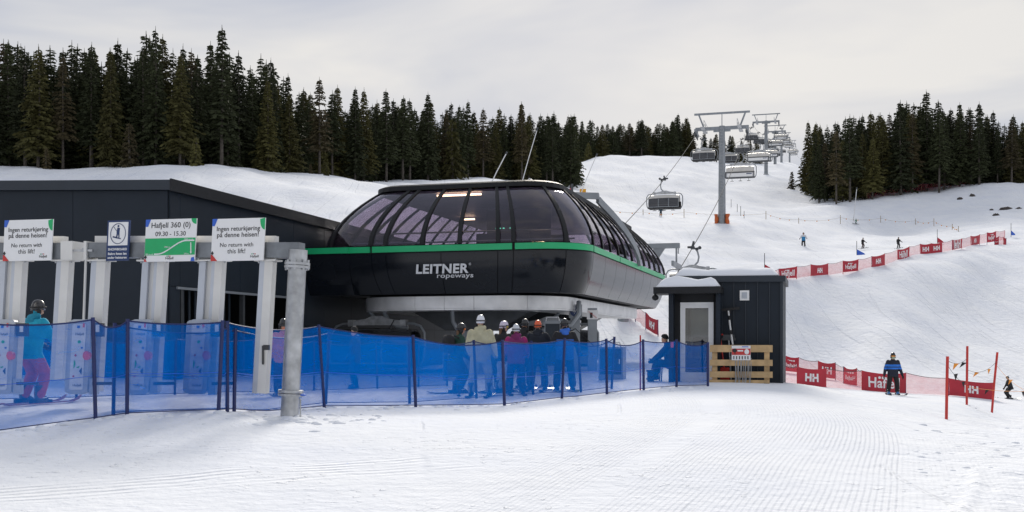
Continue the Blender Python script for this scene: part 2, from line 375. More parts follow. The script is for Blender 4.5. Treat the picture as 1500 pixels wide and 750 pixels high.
def pchip(xs, ys, x):
    xs = np.asarray(xs, float); ys = np.asarray(ys, float); x = np.clip(x, xs[0], xs[-1])
    h = np.diff(xs); dl = np.diff(ys) / h; n = len(xs); m = np.zeros(n)
    for i in range(1, n - 1):
        if dl[i - 1] * dl[i] > 0:
            w1 = 2 * h[i] + h[i - 1]; w2 = h[i] + 2 * h[i - 1]; m[i] = (w1 + w2) / (w1 / dl[i - 1] + w2 / dl[i])
    m[0] = dl[0]; m[-1] = dl[-1]
    k = np.clip(np.searchsorted(xs, x) - 1, 0, n - 2); t = (x - xs[k]) / h[k]
    return (ys[k] * (2 * t**3 - 3 * t**2 + 1) + h[k] * m[k] * (t**3 - 2 * t**2 + t) + ys[k + 1] * (-2 * t**3 + 3 * t**2) + h[k] * m[k + 1] * (t**3 - t**2))
LD = np.linspace(math.log(2), math.log(3000), 420)
CPX = np.array(sorted(COLS)); CZ = np.array([pchip(np.log([a for a, b in COLS[k]]), [b for a, b in COLS[k]], LD) for k in sorted(COLS)])
PXG = np.linspace(-500, 1900, 481)
ZG = np.array([pchip(CPX, CZ[:, j], PXG) for j in range(len(LD))]).T      # [px, d]
def terr(x, y):
    """ground height; x, y numpy arrays"""
    x = np.asarray(x, float); y = np.asarray(y, float)
    d = np.maximum(np.abs(y), .3); rr = np.hypot(x, y)
    az = np.arctan2(x, y)
    px = 750 + F * np.tan(np.clip(az, -R(38), R(36)))
    dd = np.where(np.abs(az) < R(36), y, rr * math.cos(R(37)))
    dd = np.maximum(dd, 2.0)
    fi = np.clip((px + 500) / 5.0, 0, 479.999); fj = np.clip((np.log(dd) - LD[0]) / (LD[1] - LD[0]), 0, 418.999)
    i = fi.astype(int); j = fj.astype(int); u = fi - i; v = fj - j
    z = ZG[i, j] * (1 - u) * (1 - v) + ZG[i + 1, j] * u * (1 - v) + ZG[i, j + 1] * (1 - u) * v + ZG[i + 1, j + 1] * u * v
    k = np.clip((np.abs(az) - R(70)) / R(50), 0, 1); k = k * k * (3 - 2 * k)
    return z * (1 - k) + k * 0.02 * np.minimum(rr, 400) * .5
def G1(x, y): return float(terr(np.array([x]), np.array([y]))[0])
def on_ground(px, d, dz=0):
    x = (px - 750) / F * d
    return Vector((x, d, G1(x, d) + dz))
def ray_ground(px, py, d0=9, d1=700):
    """first point where the sight line through a photo pixel meets the ground"""
    ds = np.exp(np.linspace(math.log(d0), math.log(d1), 1500)); xs = (px - 750) / F * ds
    diff = EYE + (HOR - py) / F * ds - terr(xs, ds)
    k = np.argmax(diff < 0)
    return Vector((xs[k], ds[k], EYE + (HOR - py) / F * ds[k]))

def build_ground():
    a1 = np.linspace(-R(34), R(34), 561)
    a2 = np.linspace(R(34), R(326), 90)[1:-1]
    az = np.concatenate([a1, a2]); ds = np.concatenate([[.3, 1.5, 3, 4.5], np.exp(np.linspace(math.log(6), math.log(900), 330)), [1200, 1800, 3000]])
    A, D = np.meshgrid(az, ds)
    sec = 1 / np.cos(np.clip(np.where(A > math.pi, A - 2 * math.pi, A), -R(37), R(37)))
    X = np.sin(A) * D * sec; Y = np.cos(A) * D * sec
    Z = terr(X, Y)
    # real relief: lumps and hollows growing with distance, rough snow on the near right
    n = X.size; xf = X.ravel(); yf = Y.ravel(); zf = Z.ravel().copy(); df = D.ravel()
    for k in range(n):
        d = df[k]
        if d > 500: continue
        x, y = xf[k], yf[k]
        big = mnoise.noise((x * .045, y * .045, 3.1)) * min(.6, max(0, (d - 45) * .008))
        mid = mnoise.noise((x * .35, y * .2, 7.7)) * (.015 + min(.26, max(0, (d - 40) * .0045))) + mnoise.noise((x * .12 + y * .05, y * .09, 2.2)) * min(.5, max(0, (d - 55) * .009))
        rgt = smooth01((x - .36 * y) / 2) if d < 45 else 0
        lft = smooth01((-x - .5) / 4) * smooth01((d - 14.0) / 3) * smooth01((60 - d) / 20)
        sm = mnoise.noise((x * 1.6, y * 1.6, 1.2)) * (.008 + .03 * rgt + .022 * lft)
        sm += mnoise.noise((x * 4.5, y * 4.5, 5.2)) * (.002 + .010 * rgt + .010 * lft)
        if d < 14 and x > 3:
            t_ = (y - 9.0) / 3.4
            if -.2 < t_ < 1.05:
                xr = 3.65 + 1.75 * t_ ** .8 if t_ > 0 else 3.65
                sm += .055 * math.exp(-((x - xr) / .09) ** 2) * (.6 + .6 * mnoise.noise((x * 3, y * 5, 9))) + .02 * math.exp(-((x - xr - .25) / .2) ** 2)
        zf[k] += big + mid + sm
    na = len(az); nd = len(ds)
    idx = np.arange(n).reshape(nd, na)
    a = idx[:-1, :]; b = np.roll(idx, -1, 1)[:-1, :]; c = np.roll(idx, -1, 1)[1:, :]; dd = idx[1:, :]
    faces = np.stack([a, dd, c, b], -1).reshape(-1, 4)
    me = bpy.data.meshes.new('snow_ground'); me.from_pydata(np.stack([xf, yf, zf], 1).tolist(), [], faces.tolist())
    me.materials.append(M['snow_ground']); me.polygons.foreach_set('use_smooth', [True] * len(me.polygons)); me.update()
    tag(link('snow_ground', me), 'groomed white snow of the piste and hillside', None, None, 'structure')
build_ground()

# ------------------------------------------------------------------ lettering (cached meshes, converted from curves)
_txt = {}
def text_mesh(s, bold=0.0, depth=.002, mirror=False, slim=1.0):
    key = (s, bold, depth, mirror, slim)
    if key in _txt: return _txt[key]
    cu = bpy.data.curves.new('lettering', 'FONT'); cu.body = s; cu.size = 1.0; cu.align_x = 'CENTER'; cu.align_y = 'CENTER'
    cu.offset = bold; cu.space_character = 1.0 + bold * 2.2; cu.extrude = depth; cu.resolution_u = 3
    o = bpy.data.objects.new('lettering', cu); COL.objects.link(o)
    bpy.context.view_layer.update()
    dg = bpy.context.evaluated_depsgraph_get()
    me = bpy.data.meshes.new_from_object(o.evaluated_get(dg)); me.name = 'lettering'
    bpy.data.objects.remove(o); bpy.data.curves.remove(cu)
    n = len(me.vertices); co = np.zeros(n * 3); me.vertices.foreach_get('co', co); co = co.reshape(-1, 3)
    if len(co):
        mn, mxx = co.min(0), co.max(0)
        co[:, 0] -= (mn[0] + mxx[0]) / 2; co[:, 1] -= (mn[1] + mxx[1]) / 2
    co[:, 0] *= slim * (-1 if mirror else 1)
    out = np.stack([co[:, 0], -co[:, 2], co[:, 1]], 1)
    me.vertices.foreach_set('co', out.ravel()); me.update()
    w = out[:, 0].max() - out[:, 0].min(); h = out[:, 2].max() - out[:, 2].min()
    _txt[key] = (me, w, h); return _txt[key]
def letter(s, parent, pos, height=None, width=None, mt=None, bold=0.0, mirror=False, slim=1.0, name='lettering', shear=0.0):
    """text on a plane facing local -Y; pos = centre"""
    me, w, h = text_mesh(s, bold, .002, mirror, slim)
    k = (width / w) if width else (height / h)
    m2 = me.copy(); m2.materials.clear(); m2.materials.append(mt or M['letter_black'])
    n = len(m2.vertices); co = np.zeros(n * 3); m2.vertices.foreach_get('co', co); co = co.reshape(-1, 3)
    co[:, 0] = co[:, 0] * k + shear * co[:, 2] * k; co[:, 2] *= (height / h if (height and width) else k)
    co[:, 1] = np.where(co[:, 1] > 0, .001, -.002)
    m2.vertices.foreach_set('co', co.ravel()); m2.update()
    return link(name, m2, parent, pos)

def rrect(w, h, r, n=4):
    pts = []
    for cx, cy, a0 in ((w / 2 - r, h / 2 - r, 0), (-w / 2 + r, h / 2 - r, 90), (-w / 2 + r, -h / 2 + r, 180), (w / 2 - r, -h / 2 + r, 270)):
        for i in range(n + 1):
            a = R(a0 + 90 * i / n); pts.append((cx + r * math.cos(a), cy + r * math.sin(a)))
    return pts
XZ = lambda ox, oz: (lambda x, y, t: (ox + x, t, oz + y))

# ------------------------------------------------------------------ garage building (dark, left)
BA = R(15.0)
bx, by = (247 - 750) / F * 30, 30.0
garage = thing('garage_building', 'dark grey panelled lift garage with flat roof at the left', 'building', (bx, by, 0), -BA)
GH, GL, GW = 6.02, 26.5, 13.0           # local: +y runs back along the right wall, -x along the front
def gpanel(x0, x1, y0, y1, z0, z1, slope=0):
    mb = MB(); g = .007
    if abs(x1 - x0) > abs(y1 - y0):      # front wall
        s = lambda x: -x * slope
        mb.prism([(x0 + g, z0 + g), (x1 - g, z0 + g), (x1 - g, z1 - g + s(x1)), (x0 + g, z1 - g + s(x0))], lambda x, y, t: (x, t, y), -.05, 0)
    else:
        mb.box((x0 + .025, (y0 + y1) / 2, (z0 + z1) / 2), (.05, y1 - y0 - 2 * g, z1 - z0 - 2 * g))
    return mb.build('wall_panel', M['cladding'], garage)
SL = .035
core = MB()                              # dark shell behind the panels, open where the chairs drive in
core.box((-GW / 2, .1, 2.2), (GW, .2, 7.4)); core.box((-GW + .1, GL / 2, 2.2), (.2, GL - .5, 7.4)); core.box((-GW / 2, GL - .1, 2.2), (GW, .2, 7.4))
core.box((-.1, 17.0, 2.2), (.2, 18.6, 7.4)); core.box((-.1, 3.95, 4.48), (.2, 7.3, 2.84)); core.box((-.1, .35, 2.0), (.2, .3, 3.0))
core.box((-4.2, 5, 1.7), (.2, 9, 4.6)); core.box((-2.2, 8.6, 1.7), (4.2, .2, 4.6)); core.box((-2.1, 4.4, 4.3), (4.2, 8.4, .2))
core.build('inner_wall', M['dark_gap'], garage)
fl = MB(); fl.box((-2.1, 4.4, .3), (4.0, 8.2, .1)); fl.build('garage_floor', M['dark_steel'], garage)
xs = [0, -3.1, -6.2, -9.3, -GW]
for a, b in zip(xs[:-1], xs[1:]):
    gpanel(b, a, 0, 0, -.6, 2.0); gpanel(b, a, 0, 0, 2.0, 4.05); gpanel(b, a, 0, 0, 4.05, GH - .28, SL)
ys = [0, .5, 3.9, 7.6]
for a, b in zip(ys[:-1], ys[1:]): gpanel(0, 0, a, b, 3.06, GH - .28)
gpanel(0, 0, 0, .5, -.6, 3.06)
y = 7.6
while y < GL - 1:
    b = y + 2.5 if y + 2.5 < GL - 1 else GL
    gpanel(0, 0, y, b, -.6, 2.05); gpanel(0, 0, y, b, 2.05, 4.1); gpanel(0, 0, y, b, 4.1, GH - .28); y = b
tr = MB(); tr.box((.06, 3.95, 3.02), (.10, 7.3, .07)); tr.build('opening_trim', M['lift_grey'], garage)
for q in (.62, 4.15, 7.45):
    pst = MB(); pst.box((-.02, q, 1.6), (.13, .13, 2.85)); pst.build('door_post', M['dark_steel'], garage)
for q in range(10):
    sl_ = MB(); sl_.box((-.35, .95 + q * .33, 1.65), (.03, .1, 2.7)); sl_.build('slat', M['cladding_trim'], garage)
for q, h in ((2.05, 2.3), (2.25, 2.6), (2.3, 2.1)):
    pl = MB(); pl.tube([(.16, q, .3), (.1, q + .06, h)], .025, 6); pl.build('leaning_pole', M['pale_steel'], garage)
rf = MB()
rf.prism([(.18, GH - .28), (.18, GH), (-GW, GH + GW * SL), (-GW, GH + GW * SL - .28)], lambda x, yy, t: (x, t, yy), -.2, GL + .2)
rf.build('roof', M['cladding_trim'], garage)
fa = MB(); fa.box((.2, GL / 2, GH - .14), (.05, GL + .44, .34)); fa.build('fascia', M['black_trim'], garage)
sn = MB(); sn.box((-6.6, GL / 2, GH + .1), (12.4, GL - .4, .5), Matrix.Rotation(math.atan(SL), 3, 'Y')); sn.v = [(x, yy, z + .12 if z > GH + .2 else z) for x, yy, z in sn.v]
wp = MB(); wp.box((-5.05, -.09, 1.62), (1.7, .07, .85)); wp.build('wall_cabinet', M['black_trim'], garage)

# ------------------------------------------------------------------ lift station
SA = math.atan(.29); ST0 = Vector((-2.45, 36.7))
station = thing('lift_station', 'glossy black lift station with glass dome and green stripe', 'lift station', (ST0.x, ST0.y, 0), -SA)
HW, SLN, SR = 5.0, 20.8, 1.7
ZB, ZG0, ZG1, ZT = 3.16, 4.58, 4.85, 7.08
class Outline:
    def __init__(s, hw, L, r, v0=0.0):
        pts = []
        def arc(cx, cy, a0):
            for i in range(1, 12): a = R(a0 + 90 * i / 12); pts.append((cx + r * math.cos(a), cy + r * math.sin(a)))
        pts.append((-hw + r, v0)); pts.append((hw - r, v0)); arc(hw - r, v0 + r, -90)
        pts.append((hw, v0 + r)); pts.append((hw, v0 + L - r)); arc(hw - r, v0 + L - r, 0)
        pts.append((hw - r, v0 + L)); pts.append((-hw + r, v0 + L)); arc(-hw + r, v0 + L - r, 90)
        pts.append((-hw, v0 + L - r)); pts.append((-hw, v0 + r)); arc(-hw + r, v0 + r, 180); pts.append(pts[0])
        s.p = np.array(pts); s.c = np.concatenate([[0], np.cumsum(np.hypot(*np.diff(s.p, axis=0).T))]); s.L = s.c[-1]
        s.ku = 1.0; s.hw, s.r = hw, r; s.vc = v0 + L / 2; s.hv = L / 2
        s.corner = math.pi * r / 2
        s.front0 = 0; s.front1 = 2 * (hw - r); s.side0 = s.front1 + s.corner; s.side1 = s.side0 + L - 2 * r
        s.rear0 = s.side1 + s.corner; s.rear1 = s.rear0 + s.front1; s.left0 = s.rear1 + s.corner; s.left1 = s.left0 + L - 2 * r
    def at(s, q, inset=0.0):
        q = q % s.L
        u = np.interp(q, s.c, s.p[:, 0]); v = np.interp(q, s.c, s.p[:, 1])
        return u * (1 - inset * s.ku / s.hw), s.vc + (v - s.vc) * (1 - inset / s.hv)
OUT = Outline(HW, SLN, SR); OUT.ku = .80
def ins(z):
    if z > ZG1: return 1.9 * ((z - ZG1) / (ZT - ZG1)) ** 1.75
    if z < ZG0: return .5 * ((ZG0 - z) / (ZG0 - ZB)) ** 2.2
    return 0.0
def shell(q0, q1, z0, z1, out=0.0, thick=.04, nz=7, out_ol=None, insf=ins):
    ol = out_ol or OUT
    qs = [q0] + [c for c in ol.c if q0 + 1e-4 < c < q1 - 1e-4] + [q1]
    if len(qs) == 2: qs = [q0, (q0 + q1) / 2, q1]
    zs = [z0 + (z1 - z0) * i / (nz - 1) for i in range(nz)]
    g = lambda e: [[(*ol.at(q, insf(z) - e), z) for q in qs] for z in zs]
    return MB().slab(g(out), g(out - thick))
fc = (HW - SR)                                         # front centre in outline units
front_r = [fc + t for t in (-2.6, -2.05, -.68, .68, 2.05, 2.6)]
side_r = [OUT.side0 + i * (OUT.side1 - OUT.side0) / 11 for i in range(12)]
rear_r = [OUT.rear0 + .4 + i * (OUT.rear1 - OUT.rear0 - .8) / 4 for i in range(5)]
left_r = [OUT.left0 + i * (OUT.left1 - OUT.left0) / 11 for i in range(12)]
corner_r = [OUT.front1 + OUT.corner * .42, OUT.side1 + OUT.corner * .5, OUT.rear1 + OUT.corner * .5, OUT.left1 + OUT.corner * .58]
allr = sorted(front_r + side_r + rear_r + left_r + corner_r)
for a, b in zip(allr, allr[1:] + [allr[0] + OUT.L]):
    w = b - a
    if b > OUT.L and a < OUT.L:
        qs = [(a + .02, OUT.L - .001), (OUT.L + .001, b - .02)]
        mb = MB()
        zz = [ZG1 + .02 + (ZT - ZG1 - .04) * i / 8 for i in range(9)]
        qq = [a + .02 + (w - .04) * i / 10 for i in range(11)]
        g = lambda e: [[(*OUT.at(q, ins(z) - e), z) for q in qq] for z in zz]
        mb.slab(g(0), g(-.03))
    else:
        mb = shell(a + .02, b - .02, ZG1 + .02, ZT - .02, 0, .03, 9)
    mb.build('glass_pane', M['station_glass'], station, smooth=True)
    rib = shell((a - .075), (a + .075), ZG1, ZT, .06, .12, 9)
    rib.build('rib', M['black_trim'], station, smooth=True)
# lower body panels and stripe
front_b = [fc + t for t in (-2.6, -2.05, 0, 2.05, 2.6)]
side_b = [OUT.side0 + i * (OUT.side1 - OUT.side0) / 8 for i in range(9)]
rear_b = [OUT.rear0 + 1, OUT.rear0 + 3.5]
left_b = [OUT.left0 + i * (OUT.left1 - OUT.left0) / 8 for i in range(9)]
allb = sorted(front_b + side_b + rear_b + left_b + [OUT.front1 + OUT.corner * .42, OUT.left1 + OUT.corner * .9])
def wrapshell(a, b, z0, z1, out, th, n):
    qq = sorted([a + (b - a) * i / 14 for i in range(15)]); zz = [z0 + (z1 - z0) * i / (n - 1) for i in range(n)]
    g = lambda e: [[(*OUT.at(q, ins(z) - e), z) for q in qq] for z in zz]
    return MB().slab(g(out), g(out - th))
for a, b in zip(allb, allb[1:] + [allb[0] + OUT.L]):
    wrapshell(a + .012, b - .012, ZB, ZG0 - .012, 0, .05, 8).build('body_panel', M['gloss_black'], station, smooth=True)
stripe_j = [fc - 2.6, fc + 2.6, OUT.side0, OUT.side0 + 5, OUT.side0 + 10, OUT.side1, OUT.rear0, OUT.rear1, OUT.left0, OUT.left0 + 8, OUT.left1]
for a, b in zip(stripe_j, stripe_j[1:] + [stripe_j[0] + OUT.L]):
    wrapshell(a + .05, b - .05, ZG0 + .03, ZG1 - .03, .03, .05, 3).build('green_stripe', M['green_stripe'], station, smooth=True)
bk = MB(); z = [ZB + .03, ZB + .5, ZG0 - .3, ZG0, ZG1]
bk.loft([[(*OUT.at(OUT.L * i / 120, ins(q) + .055), q) for i in range(120)] for q in z], 0, cap=False)
bk.build('inner_shell', M['black_trim'], station)
en = MB()
for z0, z1, i0 in ((ZB + .03, ZB + .12, .62), (ZG0 - .1, ZG0 - .02, .1)):
    en.loft([[(*OUT.at(OUT.L * i / 120, i0), q) for i in range(120)] for q in (z0, z1)])
en.build('deck', M['black_trim'], station)
rc = MB()
rc.loft([[(*OUT.at(OUT.L * i / 120, i0), q) for i in range(120)] for q, i0 in ((ZT - .06, 1.78), (ZT + .10, 1.78), (ZT + .16, 1.9), (ZT + .2, 2.6))])
rc.build('roof_cap', M['black_trim'], station)
ceil_ = MB(); ceil_.loft([[(*OUT.at(OUT.L * i / 120, 2.05), q) for i in range(120)] for q in (ZT - .14, ZT - .08)]); ceil_.build('ceiling', M['interior_panel'], station)
mbk = MB()                                    # machinery seen through the glass
mbk.box((.6, 10.2, 5.15), (2.2, 9.5, 1.2)); mbk.box((.9, 4.6, 5.0), (1.3, 1.0, .9)); mbk.box((-2.3, 9, 4.8), (.9, 8, .5)); mbk.box((2.6, 9, 4.75), (.6, 11, .35))
mbk.build('machinery', M['interior'], station)
ip = MB(); ip.box((1.2, 5.6, 5.9), (2.6, .08, 1.6)); ip.box((-1.2, 14.5, 5.7), (4.2, .08, 1.7)); ip.build('interior_screen', M['interior'], station)
for pth in ([(-4.4, 2.3, 5.15), (4.2, 2.3, 5.15)], [(-3.6, 3.2, 5.6), (3.6, 3.2, 5.6)]):
    hr = MB(); hr.tube(pth, .035, 6); hr.build('handrail', M['lift_grey'], station)
for x0, x1, yy, zz in ((-1.0, .7, 2.35, 6.86), (-2.55, -1.9, 9.5, 6.82), (-.6, 0, 14, 6.6), (2.3, 2.9, 3.0, 5.1), (3.9, 4.3, 6, 5.1)):
    lm = MB(); lm.box(((x0 + x1) / 2, yy, zz), (x1 - x0, .09, .06)); lm.build('light_strip', M['warm_lamp'], station)
for i in range(5):
    lm = MB(); lm.box((1.2 + i * .14 + (i > 2) * .12, 2.6, 5.62), (.06, .03, .035)); lm.build('indicator_light', M['green_lamp'], station)
# straight wing joining the garage wall on the left
wz = [ZB + (ZG0 - ZB) * i / 8 for i in range(9)]
wing = MB(); pf = [(ins(z) - .02, z) for z in wz] + [(-.02, ZG1)] + [(3.2, ZG1), (3.2, ZB)]
for a, b in ((-6.9, -5.3), (-5.28, -3.45)):
    w_ = MB(); w_.prism(pf, lambda x, y, t: (t, x, y), a, b); w_.build('wing_panel', M['gloss_black'], station)
gs = MB(); gs.box((-5.1, -.045, (ZG0 + ZG1) / 2), (3.3, .05, ZG1 - ZG0 - .06)); gs.build('green_stripe', M['green_stripe'], station)
# name on the front panel
def front_z(zz): return OUT.at(fc, ins(zz))[1]
lz = 4.0
nm = letter('LEITNER', station, (.06, front_z(lz) - .10, lz), height=.335, width=1.92, mt=M['letter_silver'], bold=.034, name='lettering')
nm.rotation_euler = (R(-8), 0, 0)
l2 = letter('ropeways', station, (.50, front_z(3.72) - .12, 3.72), height=.17, width=1.32, mt=M['letter_silver'], bold=.012, name='lettering'); l2.rotation_euler = (R(-14), 0, 0)
l3 = letter('\u00ae', station, (1.07, front_z(4.1) - .09, 4.14), height=.09, mt=M['letter_silver']); l3.rotation_euler = (R(-6), 0, 0)
# arched service beam over the right glass side
ab = MB(); pts = []
for i in range(15):
    t = i / 14; zz = ZT + .12 - (ZT - ZG1 + .15) * t ** 1.2
    zz = max(zz, ZG1 - .1)
    u, v = OUT.at(OUT.side0 + 6.0 + 3.2 * t, ins(min(zz, ZT)) - .32 * (1 - t) - .12)
    pts.append(Vector((u, v, zz + .22 * (1 - t))))
pts = [pts[0] + Vector((-.9, -.3, .02))] + pts
for i in range(len(pts) - 1): ab.bar(pts[i], pts[i] + (pts[i + 1] - pts[i]) * 1.05, .12, .26, 0)
ab.build('service_arch', M['lift_grey'], station)
tp = MB()
for dx, dy in ((-.45, -.2), (.45, -.2), (.1, .5)): tp.tube([(1.75 + dx, 5.2 + dy, ZT + .15), (1.75, 5.2, ZT + .72)], .03, 6)
tp.tube([(1.75, 5.2, ZT + .7), (2.7, 5.0, ZT + .15)], .03, 6)
tp.build('roof_anchor', M['pale_steel'], station)
# turnaround rail below the body
ROL = Outline(3.95, 18.6, 2.3, .75); flat = lambda z: 0.0
rq = [ROL.left1 - 8, ROL.left1 - 3, ROL.left1 + .6, ROL.L + 0.4, ROL.L + 1.5, ROL.L + 2.6, ROL.L + ROL.front1 + 1.2, ROL.L + ROL.side0 + 3, ROL.L + ROL.side0 + 7.5, ROL.L + ROL.side1]
for a, b in zip(rq[:-1], rq[1:]):
    qq = [a + .006 + (b - a - .012) * i / 12 for i in range(13)]
    g = lambda e: [[(*ROL.at(q, -e), z) for q in qq] for z in (2.66, 2.70, 3.05, 3.09)]
    MB().slab(g(0), g(-.5)).build('rail_segment', M['pale_steel'], station, smooth=True)
    fl2 = MB().slab([[(*ROL.at(q, .02), z) for q in qq] for z in (2.60, 2.655)], [[(*ROL.at(q, 1.5), z) for q in qq] for z in (2.60, 2.655)])
    fl2.build('rail_flange', M['pale_steel'], station, smooth=True)
# legs: flared head on a column in front, plain columns behind
for v in (3.6, 15.4):
    hd = MB(); hd.prism([(-2.35, 3.12), (2.35, 3.12), (2.35, 2.62), (1.0, 1.9), (-1.0, 1.9), (-2.35, 2.62)], lambda x, yy, t: (x + .1, t, yy), v - .6, v + .6); hd.build('column_head', M['dark_steel'], station)
    cl = MB(); cl.box((.1, v, .85), (1.05, 1.0, 2.1)); cl.build('column', M['lift_grey'], station)
for pth, r in (([(-.15, 1.6, 3.1), (-.15, 1.6, 2.5), (-.1, 1.55, 2.2), (.1, 1.5, 1.9)], .075),
               ([(4.1, 3.4, 2.95), (4.15, 3.2, 2.5), (3.9, 3.0, 2.1), (3.3, 2.8, 1.93), (2.6, 2.7, 1.9)], .09),
               ([(-3.1, 2.2, 2.7), (-2.9, 2.2, 2.3), (-2.5, 2.2, 2.05), (-2.1, 2.2, 1.98)], .09)):
    tb = MB(); tb.tube(pth, r, 8); tb.build('guide_tube', M['lift_grey'], station, smooth=True)
for pth in ([(2.6, 2.7, 1.9), (3.2, 2.6, 1.45), (4.2, 2.4, 1.95), (4.9, 2.2, 1.35)], [(-3.6, 2.0, 1.6), (-2.9, 2.0, 1.75), (-2.6, 2.1, 2.3)]):
    tb = MB(); tb.tube(pth, .018, 5); tb.build('cable', M['black_rubber'], station)

# hold-down frame just behind the station
LD_ = Vector((math.sin(SA), math.cos(SA))); LU = Vector((math.cos(SA), -math.sin(SA)))
def line_pt(d, side=0.0):
    return Vector((27.6 + .28 * (d - 140), d)) + Vector((.963, -.27)) * side
ROPE_PTS = [(40, 3.56, 0), (54, 3.6, 0), (66, 5.6, 0), (140, 28.9, .9), (280, 58.6, 3.2), (360, 72, 1.2), (430, 83, 1), (600, 112, 3), (800, 140, 3)]
GA = 3.3
def rope_z(d):
    for (a, za, _), (b, zb, sg) in zip(ROPE_PTS[:-1], ROPE_PTS[1:]):
        if a <= d <= b:
            t = (d - a) / (b - a); return za + (zb - za) * t - 4 * sg * t * (1 - t)
    return ROPE_PTS[-1][1]

# ------------------------------------------------------------------ lift towers
def make_tower(d, label, h_extra=0, steps=True):
    c = line_pt(d); zb = G1(c.x, c.y); h = rope_z(d) - zb
    t = thing('lift_tower', label, 'lift tower', (c.x, c.y, zb), -SA, 'towers of the chairlift')
    mb = MB(); mb.tube([(0, 0, -.4), (0, 0, h * .5), (0, 0, h + .9)], [.5, .45, .38], 18); mb.build('mast', M['lift_grey'], t, smooth=True)
    fl_ = MB(); fl_.tube([(0, 0, -.3), (0, 0, .12)], .68, 18); fl_.build('base_plate', M['galvanised'], t)
    mb = MB(); mb.box((0, 0, h + .62), (6.9, .4, .42)); mb.box((0, 0, h + .30), (2.2, .3, .28)); mb.build('crossarm', M['lift_grey'], t)
    up = MB()
    for s in (-1, 1): up.bar((s * 2.35, 0, h + .8), (s * 3.0, 0, h + 2.5), .2, .26, 0, (0, 1, 0))
    up.build('lifting_post', M['lift_grey'], t)
    tb = MB(); tb.box((0, 0, h + 2.6), (7.2, .26, .24)); tb.box((0, 0, h + 1.7), (.1, .1, 1.6)); tb.build('lifting_beam', M['lift_grey'], t)
    for s in (-1, 1):
        sh = MB(); sh.box((s * GA, 0, h + .12), (.16, 4.4, .3)); sh.box((s * GA, 0, h + .34), (.3, .9, .35)); b_ = sh.build('sheave_beam', M['lift_grey'], t)
        for k in range(8):
            w = MB(); yy = -1.95 + k * .557
            w.tube([(s * GA - .14, yy, h - .24), (s * GA - .04, yy, h - .24)], .22, 12); w.build('sheave', M['dark_steel'], b_)
        cw = MB(); cw.box((s * 2.35, 0, h + .46), (.5, 4.6, .06))
        for yy in (-2.2, 0, 2.2):
            cw.tube([(s * 2.12, yy, h + .45), (s * 2.12, yy, h + 1.35)], .03, 5)
        for zz in (.9, 1.35): cw.tube([(s * 2.12, -2.2, h + zz), (s * 2.12, 2.2, h + zz)], .03, 5)
        cw.build('catwalk', M['galvanised'], t)
    ld = MB()
    for s in (-.2, .2): ld.bar((s, -.52, .8), (s, -.46, h + .6), .04, .04)
    for k in range(int(h / .4)): ld.bar((-.2, -.52, .9 + k * .4), (.2, -.52, .9 + k * .4), .03, .03)
    ld.build('ladder', M['galvanised'], t)
    return t
make_tower(140, 'tall grey tube lift tower wrapped in orange pads, nearest on the slope')
make_tower(280, 'second lift tower up the slope, standing behind the nearest one')
make_tower(352, 'third lift tower up the slope, half hidden by hanging chairs')
make_tower(430, 'fourth lift tower up the slope among the hanging chairs')
make_tower(600, 'small distant lift tower at the top, beside the right forest edge')
c = line_pt(66); zb = G1(c.x, c.y)
hold = thing('hold_down_tower', 'low grey lift portal with T arm just behind the station', 'lift tower', (c.x, c.y, zb), -SA)
hz = rope_z(66) - zb
mb = MB(); mb.tube([(0, 0, -.4), (0, 0, hz + 1.6)], .35, 14); mb.build('mast', M['lift_grey'], hold, smooth=True)
mb = MB(); mb.box((0, 0, hz + 1.75), (7.0, .35, .3)); mb.build('crossarm', M['lift_grey'], hold)
for s in (-1, 1):
    mb = MB(); mb.prism([(s * 1.9, hz + 1.6), (s * 2.6, hz + 1.6), (s * 2.0, hz + .7), (s * 1.75, hz + .7)], lambda x, yy, tt: (x, tt, yy), -.12, .12); mb.box((s * GA, 0, hz + .55), (.14, 3.6, .3)); mb.box((s * 3.3, 0, hz + 1.2), (.10, .12, 1.0)); mb.box((s * 3.42, 0, hz + 1.5), (.04, .2, .5)); mb.build('sheave_bracket', M['lift_grey'], hold)

rp = MB()
for s in (-1, 1):
    pts = []
    for d in list(range(42, 150, 3)) + list(range(150, 800, 10)):
        q = line_pt(d, s * GA); pts.append((q.x, q.y, rope_z(d)))
    rp.tube(pts, .032, 6)
tag(rp.build('haul_rope', M['rope']), 'long thin steel haul ropes of the chairlift rising over the slope', 'rope')

